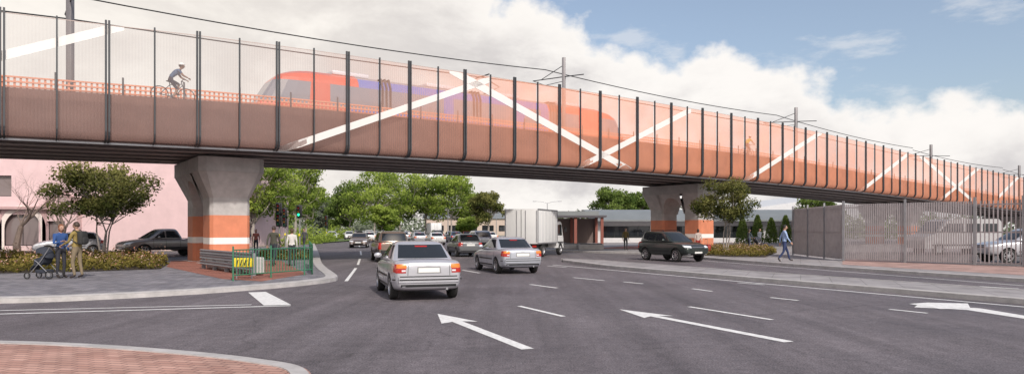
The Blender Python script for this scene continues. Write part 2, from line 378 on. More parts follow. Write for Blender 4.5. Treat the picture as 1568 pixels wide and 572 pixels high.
bal=MB()
for n in (3.7,9.3):
    for h in ([.3,.5,.7,.9,1.1,1.3] if n<5 else [.3,.7,1.1,1.5]):
        sweep(bal,lambda X:[(n-.015,zd(X)+h),(n+.015,zd(X)+h),(n+.015,zd(X)+h+.07),(n-.015,zd(X)+h+.07)],BAL,st=2.7)
    X=BX0
    while X<BX1:
        z=zd(X); w=.035; q=[BP(X-w,n+.03,z),BP(X+w,n+.03,z),BP(X+w,n+.03,z+1.35),BP(X-w,n+.03,z+1.35)]
        bal.add(q,[[0,1,2,3]],BAL); X+=.17 if X<30 else .3
    X=BX0
    while X<BX1:
        bal.tube([BP(X,n-.05,zd(X)),BP(X,n-.05,zd(X)+1.65)],.04,DSTEEL,6); X+=2.03
bal.build('balustrade',parent=bridge)
mb=MB(); SCF=mat_screen('far_screen',(.50,.42,.40),(.74,.38,.27),-14,6,.10,.22)
sweep(mb,lambda X:[(9.85,zd(X)),(9.85,zt(X)-.6)],SCF,closed=False)
mb.build('far_screen',parent=bridge)
mb=MB()
for n in (5.27,6.7): sweep(mb,lambda X:[(n-.04,zd(X)+.004),(n+.04,zd(X)+.004),(n+.04,zd(X)+.15),(n-.04,zd(X)+.15)],GSTEEL,st=2.7)
mb.build('track_rails',parent=bridge)
HU=.92; HC=1.5
def hwz(z): return HU if z<=3.35 else (HU+(z-3.35)/1.25*(HC-HU) if z<4.6 else HC)
def pier(X0,top,name):
    mb=MB(); ang=math.atan2(TY,TX)
    B=BP(X0,0,0); M=Matrix.Translation(B)@Matrix.Rotation(ang,4,'Z')  # local x=along, y=n
    def ring(z,hu,n0,n1,c):
        return [(-hu+c,n0,z),(hu-c,n0,z),(hu,n0+c,z),(hu,n1-c,z),(hu-c,n1,z),(-hu+c,n1,z),(-hu,n1-c,z),(-hu,n0+c,z)]
    def stack(levels,mats):
        for i in range(len(levels)-1):
            a=ring(*levels[i]);b=ring(*levels[i+1]); mb.add(a+b,[[j,(j+1)%8,8+(j+1)%8,8+j] for j in range(8)],mats[i],False,M)
        mb.add(ring(*levels[-1]),[list(range(8))],mats[-1],False,M); mb.add(ring(*levels[0]),[list(range(8))[::-1]],mats[0],False,M)
    s=top/5.45; sz=lambda z:z*s
    for n0,n1 in ((3.15,4.75),(6.9,8.4)):
        o=-.5 if n0<5 else 0; p=0 if n0<5 else .5
        stack([(.1,HU,n0,n1,.14),(sz(1.08),HU,n0,n1,.14),(sz(1.4),HU,n0,n1,.14),(sz(2.5),HU,n0,n1,.14),(sz(3.35),HU,n0,n1,.14),(sz(4.6)-.002,HC-.01,n0+o,n1+p,.3)],
              [ORANGE,WPAINT,ORANGE,CONC,CONC])
    stack([(sz(4.6),HC,2.6,8.95,.3),(sz(5.3),HC,2.6,8.95,.3),(sz(5.3)+.004,HC-.05,2.65,8.9,.3)],[CONC,CONC])
    for nn in (4.4,6.2,8.0): mb.box((0,nn,(sz(5.3)+top)/2),(.8,.5,top-sz(5.3)),DARK,M)
    N=14; cols=[]
    for j in range(N+1):
        n=4.75+2.15*j/N; t=(n-5.825)/1.075; z=3.0+1.3*math.sqrt(max(0,1-t*t)); cols.append((n,z))
    vs=[];fs=[]
    for n,z in cols:
        vs+=[(-hwz(z)+.01,n,sz(z)),(hwz(z)-.01,n,sz(z)),(-HC+.02,n,sz(4.6)-.003),(HC-.02,n,sz(4.6)-.003)]
    for j in range(N):
        a=4*j;b=a+4; fs+=[[a,a+1,b+1,b],[a,b,b+2,a+2],[a+1,a+3,b+3,b+1]]
    mb.add(vs,fs,CONC,False,M)
    mb.box((0,3.95,.06),(2.4,2.1,.14),CONC,M,bev=.03); mb.box((0,7.65,.06),(2.4,2.1,.14),CONC,M,bev=.03)
    mb.build(name,parent=bridge)
for X0 in (-41,-11.7,17.4,46.7,76): pier(X0,zb(X0)-.01,'pier')
MST=mat('mast_steel',(.18,.17,.18),.5,metal=.3,var=.1)
wire=MB()
for i in range(-2,5):
    X=5.9+22.8*i
    mb=MB(); z=zd(X); top=z+6.15-(.0 if X<30 else .25)
    p=BP(X,4.0,z)
    mb.box((p.x,p.y,(z+top)/2),(.24,.24,top-z),MST,bev=.02)
    mb.box((p.x,p.y,z+.03),(.5,.5,.05),DARK)
    e=BP(X,7.4,top-1.0); mb.tube([BP(X,2.0,top-1.5),p+Vector((0,0,top-z-1.3)),e],.035,DSTEEL,6)
    mb.tube([p+Vector((0,0,top-z-.5)),BP(X,6.4,top-1.06)],.025,DSTEEL,6)
    mb.tube([BP(X,7.4,top-1.0),BP(X,6.0,top-1.55),p+Vector((0,0,top-z-1.6))],.022,DSTEEL,6)
    mb.build('catenary_mast')
    if X+22.8<BX1:
        for n,dz,sag in ((6.,-.45,.3),(6.,-1.55,.08)):
            t2=zd(X+22.8)+6.15
            wire.tube([BP(X+22.8*t,n,(top+dz)*(1-t)+(t2+dz)*t-sag*4*t*(1-t)) for t in np.linspace(0,1,13)],.032,DARK,4)
wire.build('overhead_wires',parent=bridge)
# ---------------------------------------------------------------- tram
def tram():
    x0,x1=-10.4,11.6; L=(x1-x0)*1.241; W=1.27; mb=MB()
    TR=mat('tram_red',(.60,.10,.05),.35,coat=.4); TB=mat('tram_blue',(.12,.17,.45),.35,coat=.4); TW=mat('tram_white',(.62,.62,.66),.4)
    TG=mat('tram_glass',(.20,.21,.24),.06,spec=.8)
    sx=[0,.15,.5,1.0,1.8,2.8,4.0]; xs=sx+list(np.linspace(5,L-5,26))+[L-s for s in sx[::-1]]
    levels=[.25,.35,.9,1.35,2.55,2.75,3.05,3.25]
    wid=[.93,.98,1,1,.97,.93,.78,.45]
    def P(x,i,sd):
        e=min(x,L-x); nose=min(1,e/3.2); 
        slope=max(0,(levels[i]-.9))*.62*(1-nose)**1.0
        xx=x+slope*(1 if x<L/2 else -1)
        r=.62+.38*math.sqrt(max(0,1-(1-min(1,e/1.6))**2))
        zl=levels[i]-(max(0,levels[i]-2.6)*.45*(1-nose)**2)
        Xb=x0+xx/1.241; return BP(Xb,6.0+sd*W*wid[i]*r, zd(Xb)+zl)
    def cm(x,i):
        e=min(x,L-x); red=x<5.6 or L-x<8
        if i==3:
            if e<.5: return TG
            return TG if (x%1.9)>.3 and not(3.0<e<4.2) else (TR if red else TB)
        if i>=5: return TR if (e<5.5 or (i==5 and red)) else (TB if i==5 else mat('tram_roof',(.30,.29,.31),.5,var=.1))
        if i==4: return TR if red else TB
        if i<=1 and e>4: return TW
        return TR if (e<4.6 or L-x<8) else TB
    for sd in (-1,1):
        for k in range(len(xs)-1):
            for i in range(len(levels)-1):
                q=[P(xs[k],i,sd),P(xs[k+1],i,sd),P(xs[k+1],i+1,sd),P(xs[k],i+1,sd)]
                mb.add(q,[[0,1,2,3]],cm((xs[k]+xs[k+1])/2,i),True)
    for k in range(len(xs)-1):
        i=len(levels)-1; q=[P(xs[k],i,-1),P(xs[k+1],i,-1),P(xs[k+1],i,1),P(xs[k],i,1)]; mb.add(q,[[0,1,2,3]],mat('tram_roof',(.30,.29,.31),.5,var=.1))
    for x in (0,L):
        for i in range(len(levels)-1):
            q=[P(x,i,-1),P(x,i,1),P(x,i+1,1),P(x,i+1,-1)]; mb.add(q,[[0,1,2,3]],TG if i in(3,) else TR)
    for c in (L*.27,L*.5,L*.73):
        Xb=x0+c/1.241
        for dx in (-.2,0,.2):
            z=zd(Xb); pts=[BP(Xb+dx,6-1.3,z+.3),BP(Xb+dx,6-1.3,z+2.7),BP(Xb+dx,6-1.05,z+3.2),BP(Xb+dx,6+1.05,z+3.2),BP(Xb+dx,7.3,z+2.7),BP(Xb+dx,7.3,z+.3)]
            mb.tube(pts,.06,DARK,6)
    for c in (.12,.38,.62,.88):
        Xb=x0+c*L/1.241
        for n in (5.0,7.0):
            for dx in (-.7,.7):
                p=BP(Xb+dx,n,zd(Xb)+.45); M=Matrix.Translation(p)@Matrix.Rotation(math.atan2(TY,TX),4,'Z')
                mb.lathe([(0,-.06),(.3,-.06),(.3,.06),(0,.06)],DARK,16,M)
    for c in (.2,.42,.6,.8):
        Xb=x0+c*L/1.241; p=BP(Xb,6,zd(Xb)+3.36); M=Matrix.Translation(p)@Matrix.Rotation(math.atan2(TY,TX),4,'Z'); mb.box((0,0,0),(2.2,1.3,.24),TW,M,bev=.06)
    Xb=x0+.55*L/1.241; z=zd(Xb)
    a,b,c=BP(Xb,6,z+3.4),BP(Xb+1.0,6,z+4.0),BP(Xb-.1,6,z+4.55)
    mb.tube([a,b,c],.04,DARK,6); mb.tube([BP(Xb-.1,5.2,z+4.55),BP(Xb-.1,6.8,z+4.55)],.04,DARK,6)
    for sd in (-.6,.6):
        for (xx) in (.12,L-.12):
            Xb=x0+xx/1.241; mb.sphere(BP(Xb,6+sd,zd(Xb)+.85),.11,WL,8,6)
    mb.build('tram',sharp=25)
tram()
# ---------------------------------------------------------------- vehicles
def cyl_cut(x,y,z,r,w):
    me=bpy.data.meshes.new('c'); bm=bmesh.new()
    bmesh.ops.create_cone(bm,cap_ends=True,segments=28,radius1=r,radius2=r,depth=w,matrix=Matrix.Translation((x,y,z))@Matrix.Rotation(math.pi/2,4,'X'))
    bm.to_mesh(me); bm.free(); ob=bpy.data.objects.new('c',me); SC.collection.objects.link(ob); return ob
def car_mesh(name,st,gh,axles,R,paintmat,kind='sedan',W=1.74):
    mb=MB(); mb.mi(paintmat)
    vs=[];fs=[];n=14
    for x,z0,zs,ztp,hw in st:
        h=[(0,z0),(hw*.82,z0),(hw*.97,z0+.07),(hw,z0+(zs-z0)*.5),(hw*.985,zs-.07),(hw*.93,zs),(hw*.5,ztp),(0,ztp)]
        r=h+[(-a,b) for a,b in h[1:-1]][::-1]; vs+=[(x,a,b) for a,b in r]
    for i in range(len(st)-1):
        for j in range(n):
            k=(j+1)%n; fs.append([i*n+j,i*n+k,(i+1)*n+k,(i+1)*n+j])
    fs+=[list(range(n)),[(len(st)-1)*n+j for j in range(n)]]
    cut=[]
    for ax in axles:
        for sd in (-1,1): cut.append(cyl_cut(ax,sd*(W/2),R,R+.055,.56))
    V,Fc=subsurf(vs,fs,3,cut)
    for c in cut: bpy.data.objects.remove(c)
    bod=[];dk=[]
    for f in Fc:
        c=sum((V[i] for i in f),Vector())/len(f); inside=False
        for ax in axles:
            if math.hypot(c.x-ax,c.z-R)<R+.052 and abs(c.y)<W/2-.012 and abs(c.y)>W/2-.30: inside=True
        (dk if inside else bod).append(f)
    mb.add(V,bod,paintmat,True); mb.add(V,dk,DARK,False)
    allv=list(V); allf=list(Fc)
    vs=[];fs=[]
    def ring(z,xr,xf,hw):
        h=[(xf,0),(xf-.03,.5*hw),(xf-.12,.88*hw),(xf-.34,hw),((xf+xr)/2,hw*1.01),(xr+.3,hw),(xr+.10,.9*hw),(xr+.02,.5*hw),(xr,0)]
        return [(a,b,z) for a,b in h]+[(a,-b,z) for a,b in h[1:-1]][::-1]
    for g in gh: vs+=ring(*g)
    n=16
    for i in range(len(gh)-1):
        for j in range(n):
            k=(j+1)%n; fs.append([i*n+j,i*n+k,(i+1)*n+k,(i+1)*n+j])
    fs+=[list(range(n)),[(len(gh)-1)*n+j for j in range(n)]]
    V2,F2=subsurf(vs,fs,2); mb.add(V2,F2,paintmat,True)
    o=len(allv); allv+=V2; allf+=[[i+o for i in f] for f in F2]
    bvh=BVHTree.FromPolygons(allv,allf)
    L=st[-1][0]
    def gx(z,w):
        zs=[g[0] for g in gh]; return float(np.interp(z,zs,[g[w] for g in gh]))
    def patch(cs,ax,m,off=.006,nu=8,nv=5,smooth=True):
        """cs: 4 corners (a,z); ax 'l','r' a=x ; 'b','f' a=y"""
        vs=[];ok=[]
        for i in range(nv+1):
            for j in range(nu+1):
                u,v=j/nu,i/nv
                a=(cs[0][0]*(1-u)+cs[1][0]*u)*(1-v)+(cs[3][0]*(1-u)+cs[2][0]*u)*v
                z=(cs[0][1]*(1-u)+cs[1][1]*u)*(1-v)+(cs[3][1]*(1-u)+cs[2][1]*u)*v
                o,d={'l':((a,3,z),(0,-1,0)),'r':((a,-3,z),(0,1,0)),'b':((-2,a,z),(1,0,0)),'f':((L+2,a,z),(-1,0,0))}[ax]
                h=bvh.ray_cast(Vector(o),Vector(d))
                if h[0] is None: ok.append(False); vs.append((0,0,0))
                else:
                    nn=h[1]; 
                    if nn.dot(Vector(d))>0: nn=-nn
                    ok.append(True); vs.append(h[0]+nn*off)
        fs=[]
        for i in range(nv):
            for j in range(nu):
                f=[i*(nu+1)+j,i*(nu+1)+j+1,(i+1)*(nu+1)+j+1,(i+1)*(nu+1)+j]
                if all(ok[q] for q in f): fs.append(f if ax in 'rf' else f[::-1])
        mb.add(vs,fs,m,smooth)
    belt=gh[1][0]; rf=gh[-2][0]; zl=belt+.035; zh=gh[2][0]-.015
    for sd in 'lr':
        xr0,xr1=gx(zl,1)+.34,gx(zh,1)+.24; xf0,xf1=gx(zl,2)-.36,gx(zh,2)-.20
        xm=(xr0+xf0)/2+.05
        if kind=='wagon' or kind=='suv':
            xq=xr0+.62; patch([(xr0-.18,zl),(xq-.05,zl),(xq-.02,zh),(xr1-.04,zh)],sd,GLASS); xr0=xq;xr1=xq
        if kind=='pickup': xr0-=.1;xr1-=.05
        patch([(xr0,zl),(xm-.04,zl),(xm-.04,zh),(xr1,zh)],sd,GLASS); patch([(xm+.04,zl),(xf0,zl),(xf1,zh),(xm+.04,zh)],sd,GLASS)
        zlo=.34 if kind!='pickup' else .5
        for xx in (xr0+.02,xm,xf0+.06): patch([(xx-.008,zlo),(xx+.008,zlo),(xx+.008,belt-.03),(xx-.008,belt-.03)],sd,DARK,.003,1,10)
        for xx in (xm-.2,xf0-.95 if xf0-.95>xm else xm+.12): patch([(xx-.1,belt-.16),(xx+.08,belt-.16),(xx+.08,belt-.125),(xx-.1,belt-.125)],sd,paintmat,.03,3,2)
        patch([(axles[0]+R+.1,zlo-.03),(axles[1]-R-.1,zlo-.03),(axles[1]-R-.1,zlo+.03),(axles[0]+R+.1,zlo+.03)],sd,DARK,.004,6,1)
        patch([(axles[0]+R+.12,.55),(axles[1]-R-.12,.55),(axles[1]-R-.12,.60),(axles[0]+R+.12,.60)],sd,DARK,.014,6,1)
    wr0=gx(zl,3)*.80; wr1=gx(zh,3)*.84
    patch([(-wr0,zl+.01),(wr0,zl+.01),(wr1,zh+.01),(-wr1,zh+.01)],'b',GLASS,.006,12,6)
    patch([(-wr0*1.03,zl-.01),(wr0*1.03,zl-.01),(wr1,zh+.01),(-wr1,zh+.01)],'f',GLASS,.006,12,6)
    hw=st[2][4]; zt0=st[1][2]
    if kind in('sedan','hatch'):
        for s in (-1,1):
            patch([(s*hw*.66,zt0-.24),(s*hw*.93,zt0-.24),(s*hw*.93,zt0-.13),(s*hw*.66,zt0-.13)],'b',REDL,.012)
            patch([(s*hw*.64,zt0-.125),(s*hw*.92,zt0-.125),(s*hw*.90,zt0-.03),(s*hw*.64,zt0-.03)],'b',ORL if kind=='sedan' else REDL,.012)
            patch([(s*hw*.67,zt0-.205),(s*hw*.78,zt0-.205),(s*hw*.78,zt0-.165),(s*hw*.67,zt0-.165)],'b',WL,.016,3,2)
            patch([(.03,zt0-.24),(.26,zt0-.22),(.2,zt0-.03),(.03,zt0-.03)],'l' if s>0 else 'r',REDL,.01)
            patch([(s*hw*.60,.635),(s*hw*.60+s*.012,.635),(s*hw*.585+s*.012,zt0-.02),(s*hw*.585,zt0-.02)],'b',DARK,.004,1,5)
        patch([(-hw*.96,.60),(hw*.96,.60),(hw*.96,.625),(-hw*.96,.625)],'b',DARK,.006,14,1)
        patch([(-hw*.99,.47),(hw*.99,.47),(hw*.99,.595),(-hw*.99,.595)],'b',paintmat,.035,14,2)
        patch([(-hw*.97,.52),(hw*.97,.52),(hw*.97,.55),(-hw*.97,.55)],'b',DARK,.041,14,1)
        patch([(-.30,zt0-.25),(.30,zt0-.25),(.28,zt0-.09),(-.28,zt0-.09)],'b',mat('plate_recess',(.25,.25,.26),.5),.008,4,2)
        patch([(-.26,zt0-.23),(.26,zt0-.23),(.26,zt0-.12),(-.26,zt0-.12)],'b',PLATE,.014,4,2)
        patch([(-.07,zt0-.065),(.07,zt0-.065),(.07,zt0-.04),(-.07,zt0-.04)],'b',RIM,.014,2,1)
        patch([(-hw*.8,.36),(hw*.8,.36),(hw*.8,.42),(-hw*.8,.42)],'b',DARK,.006,8,2)
        patch([(-.16,zh-.05),(.16,zh-.05),(.16,zh-.02),(-.16,zh-.02)],'b',REDL,.012,3,1)
        mb.tube([(.02,-.45,.30),(.3,-.45,.30)],.03,GSTEEL,8)
    else:
        for s in (-1,1):
            patch([(s*hw*.80,zt0-.35),(s*hw*.96,zt0-.35),(s*hw*.96,zt0-.02),(s*hw*.80,zt0-.02)],'b',REDL,.012)
            patch([(.02,zt0-.35),(.2,zt0-.35),(.2,zt0-.02),(.02,zt0-.02)],'l' if s>0 else 'r',REDL,.01)
        patch([(-hw*.96,.48),(hw*.96,.48),(hw*.96,.66),(-hw*.96,.66)],'b',DARK,.03,12,2)
        patch([(-.26,.75),(.26,.75),(.26,.86),(-.26,.86)],'b',PLATE,.014,4,2)
    fz=st[-3][2]; hf=st[-3][4]
    for s in (-1,1):
        patch([(s*hf*.55,fz-.13),(s*hf*.97,fz-.11),(s*hf*.97,fz-.0),(s*hf*.55,fz-.03)],'f',WL,.008)
        patch([(s*hf*.6,.40),(s*hf*.8,.40),(s*hf*.8,.46),(s*hf*.6,.46)],'f',WL,.008,3,2)
    patch([(-hf*.48,fz-.15),(hf*.48,fz-.15),(hf*.5,fz-.03),(-hf*.5,fz-.03)],'f',DARK,.008)
    patch([(-hf*.48,fz-.10),(hf*.48,fz-.10),(hf*.48,fz-.08),(-hf*.48,fz-.08)],'f',RIM,.014)
    patch([(-hf*.55,.33),(hf*.55,.33),(hf*.55,.47),(-hf*.55,.47)],'f',DARK,.006)
    patch([(-.26,.48),(.26,.48),(.26,.57),(-.26,.57)],'f',PLATE,.014,4,2)
    for s in (-1,1):
        xm=gx(belt,2)-.62; mb.sphere((xm,s*(W/2+.07),belt+.07),(.06,.11,.075),paintmat,10,8)
        mb.tube([(xm,s*(W/2-.08),belt+.03),(xm,s*(W/2+.05),belt+.05)],.02,DARK,6)
    if kind in('suv','wagon'):
        for s in (-1,1):
            y=s*gx(rf,3)*.82; mb.tube([(gx(rf,1)+.2,y,rf+.01),(gx(rf,1)+.3,y,rf+.07),(gx(rf,2)-.35,y,rf+.07),(gx(rf,2)-.25,y,rf)],.016,DARK,6)
    if kind=='pickup':
        x0,x1=.12,gh[0][1]-.05; zt1=st[3][3]
        mb.box(((x0+x1)/2,0,zt1+.0),(x1-x0,W*.78,.03),DARK); 
        for s in (-1,1): mb.box(((x0+x1)/2,s*W*.43,zt1+.005),(x1-x0,.08,.07),paintmat,bev=.015)
        mb.box((x0-.03,0,zt1+.0),(.06,W*.86,.08),paintmat,bev=.015)
    for ax in axles:
        for s in (-1,1):
            M=Matrix.Translation((ax,s*(W/2-.115),R))@(Matrix.Rotation(0 if s>0 else math.pi,4,'Z'))
            mb.lathe([(R*.62,-.09),(R*.92,-.1),(R,-.07),(R,.07),(R*.95,.095),(R*.66,.10),(R*.62,.085)],TYRE,28,M)
            mb.lathe([(R*.66,.098),(R*.60,.088),(R*.58,.03),(0,.02)],DARK,24,M)
            mb.lathe([(R*.665,.10),(R*.60,.10),(R*.58,.075)],RIM,24,M)
            mb.lathe([(R*.2,.06),(R*.17,.09),(0,.092)],RIM,14,M)
            for k in range(7):
                t=2*math.pi*k/7; c,si=math.cos(t),math.sin(t); w=.026
                q=[(c*R*.14-si*w,.088,si*R*.14+c*w),(c*R*.14+si*w,.088,si*R*.14-c*w),(c*R*.62+si*w*.8,.082,si*R*.62-c*w*.8),(c*R*.62-si*w*.8,.082,si*R*.62+c*w*.8)]
                mb.add(q+[(a,b-.03,d) for a,b,d in q],[[0,1,2,3],[0,4,5,1],[1,5,6,2],[2,6,7,3],[3,7,4,0]],RIM,False,M)
            mb.lathe([(0,-.08),(R*.6,-.08)],DARK,16,M)
    return mb.mesh(name,30)
def paint(name,c,metal=.35): return mat(name,c,.28,metal=metal,coat=.6,var=.03,scale=1)
SILV=paint('silver_paint',(.54,.54,.58),.45)
sedan=car_mesh('sedan',[(0,.40,.86,.88,.70),(.03,.31,.94,.97,.78),(.2,.25,.99,1.03,.85),(.8,.2,.99,1.02,.87),(1.6,.18,.95,.96,.875),(2.6,.18,.93,.95,.875),(3.25,.2,.91,.96,.87),(3.85,.22,.82,.88,.855),(4.25,.25,.70,.75,.82),(4.44,.3,.60,.63,.74),(4.5,.38,.54,.56,.6)],
    [(.9,.55,3.45,.83),(.98,.68,3.22,.815),(1.36,1.22,2.55,.66),(1.435,1.38,2.38,.58),(1.45,1.6,2.15,.4)],(.86,3.5),.315,SILV)
hatch=car_mesh('hatchback',[(0,.40,.88,.9,.68),(.03,.31,.94,.96,.76),(.2,.25,.96,.98,.82),(.8,.2,.95,.97,.845),(1.6,.18,.93,.95,.85),(2.3,.18,.92,.95,.85),(2.8,.2,.91,.96,.845),(3.3,.22,.84,.9,.83),(3.65,.25,.72,.78,.79),(3.84,.3,.62,.65,.7),(3.9,.38,.54,.56,.58)],
    [(.9,.02,3.1,.80),(.97,.08,2.9,.79),(1.38,.38,2.2,.64),(1.46,.5,2.0,.57),(1.48,.8,1.8,.4)],(.66,3.1),.30,SILV,'hatch',1.69)
suv=car_mesh('suv',[(0,.5,1.0,1.02,.74),(.03,.42,1.06,1.08,.80),(.2,.36,1.08,1.1,.86),(.8,.33,1.08,1.1,.885),(1.6,.32,1.07,1.09,.89),(2.5,.32,1.06,1.08,.89),(3.0,.33,1.05,1.09,.885),(3.6,.35,1.0,1.05,.87),(4.0,.38,.90,.95,.83),(4.16,.42,.80,.84,.76),(4.2,.48,.7,.72,.66)],
    [(1.02,.02,3.3,.84),(1.1,.07,3.1,.83),(1.55,.26,2.45,.70),(1.645,.36,2.28,.64),(1.665,.7,2.0,.45)],(.78,3.35),.355,paint('black_green_paint',(.035,.045,.042)),'suv',1.78)
pick=car_mesh('pickup',[(0,.55,.95,.97,.74),(.03,.48,1.02,1.03,.80),(.2,.45,1.04,1.05,.86),(1.0,.42,1.04,1.05,.885),(1.8,.4,1.06,1.08,.89),(2.8,.4,1.06,1.08,.89),(3.6,.4,1.06,1.1,.885),(4.3,.42,1.0,1.06,.87),(4.8,.45,.9,.95,.83),(5.0,.48,.8,.84,.76),(5.05,.52,.72,.74,.66)],
    [(1.0,1.62,4.1,.84),(1.1,1.72,3.9,.83),(1.55,1.92,3.2,.70),(1.66,2.05,3.0,.64),(1.68,2.3,2.8,.45)],(1.0,4.05),.37,paint('bronze_grey_paint',(.27,.24,.23)),'pickup',1.78)
def place(mesh,name,u,v,hd,col=None,dirv=1):
    x,y=gp(u,v); ob=bpy.data.objects.new(name,mesh); SC.collection.objects.link(ob)
    ob.location=(x,y,0); ob.rotation_euler=(0,0,math.atan2(hd[1],hd[0]))
    if col is not None:
        ob.material_slots[0].link='OBJECT'; ob.material_slots[0].material=col
    return ob
AW=(-.30,.954); TO=(.28,-.96)
WHP=paint('white_car_paint',(.72,.72,.71),.0); BLK=paint('black_car_paint',(.025,.025,.027)); GRY=paint('grey_car_paint',(.20,.205,.22)); RDP=paint('red_car_paint',(.33,.05,.035)); BRZ=paint('bronze_car_paint',(.22,.16,.13)); BLU=paint('blue_car_paint',(.05,.09,.18))
place(sedan,'sedan_car',657,461,AW); place(sedan,'sedan_car',801,419.5,(-.33,.944),paint('silver_blue_paint',(.50,.52,.58),.45))
s=place(suv,'suv_car',1050,406,(0,0)); x,y=gp(993,396.5); s.location=(x,y,0); s.rotation_euler=(0,0,math.atan2(-.89,.46))
place(suv,'suv_car',604,401.5,AW,BRZ); place(hatch,'hatchback_car',721,393,AW,GRY); place(sedan,'sedan_car',553,377.5,(.15,-.98),BRZ)
place(suv,'suv_car',741,383,AW,SILV); place(hatch,'hatchback_car',486,367.5,TO,BLK); place(hatch,'hatchback_car',508,367,TO,WHP)
for (u,v,me,nm,c,h) in [(534,366,hatch,'hatchback_car',WHP,TO),(533,363,sedan,'sedan_car',WHP,TO),(567,371,sedan,'sedan_car',WHP,AW),(583,367,hatch,'hatchback_car',GRY,AW),(552,364,sedan,'sedan_car',BLK,AW),
    (645,373,sedan,'sedan_car',SILV,AW),(672,375,sedan,'sedan_car',WHP,AW),(672,369,suv,'suv_car',BLK,AW),(700,371,hatch,'hatchback_car',BLU,AW),(620,369,sedan,'sedan_car',SILV,AW),(600,365,hatch,'hatchback_car',WHP,AW),
    (640,364,suv,'suv_car',SILV,AW),(560,361,sedan,'sedan_car',WHP,AW),(545,359.5,hatch,'hatchback_car',GRY,AW),(527,360,sedan,'sedan_car',SILV,TO),(575,361,sedan,'sedan_car',WHP,AW),
    (755,370,sedan,'sedan_car',WHP,AW),(716,366,hatch,'hatchback_car',RDP,AW),(590,361,suv,'suv_car',BLK,AW),(625,360.5,sedan,'sedan_car',WHP,AW),(502,362,hatch,'hatchback_car',SILV,TO),(517,363,suv,'suv_car',WHP,TO),
    (566,365.5,suv,'suv_car',WHP,AW),(610,362.5,sedan,'sedan_car',BLK,AW),(693,366,sedan,'sedan_car',SILV,AW),(538,358.5,sedan,'sedan_car',WHP,AW),(655,361.5,hatch,'hatchback_car',WHP,AW),(735,372,sedan,'sedan_car',BLU,AW)]: place(me,nm,u,v,h,c)
o=place(pick,'pickup_truck',282,397.5,(-.62,-.78)); o.location=(-19.3,43.0,.13)
o=place(sedan,'sedan_car',322,395,(-.95,-.1),mat('maroon_paint',(.12,.04,.04),.3,coat=.6)); o.location.z=.13; o.location.x+=.8; o.location.y+=3.2
o=place(hatch,'hatchback_car',158,391,(-.8,-.6),SILV); o.location.z=.13; o=place(hatch,'hatchback_car',-30,391,(-.96,.1),GRY); o.location.z=.13
o=place(suv,'suv_car',1600,404,(-1,.05),SILV); o.location=(26.9,33.0,.14)
def box_truck(name,loc,hd,L=6.2,col=None):
    mb=MB(); wp=mat('truck_white',(.68,.68,.68),.5,var=.05,scale=.7); H=3.05; W=2.2; bl=L-1.7
    mb.box((bl/2,0,(H+.85)/2),(bl,W,H-.85),wp,bev=.03)
    for y in (-W/2-.008,W/2+.008):
        for z in (.88,H-.03): mb.box((bl/2,y,z),(bl,.03,.08),GSTEEL)
        for x in (.03,bl-.03): mb.box((x,y,(H+.85)/2),(.07,.035,H-.9),GSTEEL)
        for k in range(1,6): mb.box((bl*k/6,y,(H+.85)/2),(.02,.012,H-1.1),WPAINT)
    mb.box((-.012,0,(H+.9)/2),(.02,.02,H-1.),DARK)
    for y in (-.3,.3,-W/2+.06,W/2-.06): mb.tube([(-.03,y,.95),(-.03,y,H-.1)],.018,GSTEEL,6)
    mb.box((L/2-.2,0,.68),(L-.6,.8,.2),DARK)
    mb.box((.05,0,.5),(.1,W*.9,.14),WPAINT)
    for s in (-1,1): mb.box((.0,s*W*.4,.7),(.05,.25,.12),REDL)
    cw=W*.46
    pr=[(bl+.15,.5),(L,.5),(L+.02,1.15),(L-.12,1.35),(L-.42,2.15),(L-.6,2.3),(bl+.15,2.32)]
    n=len(pr); vs=[(x,-cw,z) for x,z in pr]+[(x,cw,z) for x,z in pr]
    mb.add(vs,[list(range(n))[::-1],[n+i for i in range(n)]]+[[i,(i+1)%n,n+(i+1)%n,n+i] for i in range(n)],wp)
    mb.add([(L-.125,-cw*.9,1.40),(L-.125,cw*.9,1.40),(L-.415,cw*.88,2.12),(L-.415,-cw*.88,2.12)],[[0,1,2,3]],GLASS,False,Matrix.Translation((.02,0,0)))
    for s in (-1,1):
        mb.add([(bl+.4,s*(cw+.006),1.35),(L-.3,s*(cw+.006),1.35),(L-.52,s*(cw+.006),2.1),(bl+.4,s*(cw+.006),2.1)],[[0,1,2,3]],GLASS)
        mb.box((L-.05,s*(cw+.17),1.75),(.06,.16,.36),DARK,bev=.01); mb.box((L+.02,s*cw*.75,.8),(.04,.3,.16),WL)
    mb.box((L+.02,0,.95),(.03,cw*1.1,.2),DARK); mb.box((L+.03,0,.55),(.1,cw*2,.18),wp,bev=.02)
    for ax in (1.3,L-.75):
        for s in (-1,1):
            M=Matrix.Translation((ax,s*(W/2-.16),.42))@Matrix.Rotation(0 if s>0 else math.pi,4,'Z'); R=.42
            mb.lathe([(0,-.1),(R*.9,-.12),(R,-.08),(R,.08),(R*.93,.12),(R*.6,.12)],TYRE,24,M); mb.lathe([(R*.6,.12),(R*.55,.06),(R*.2,.05),(R*.18,.1),(0,.1)],RIM,20,M)
            mb.box((ax,s*(W/2-.1),.9),(1.1,.22,.05),DARK)
    return mb.build(name,(*loc,0),math.atan2(hd[1],hd[0]))
x,y=gp(798,393); box_truck('box_truck',(x,y-.5),(.36,.933),5.8)
x,y=gp(668,364.5); box_truck('box_truck',(x,y),AW,6)
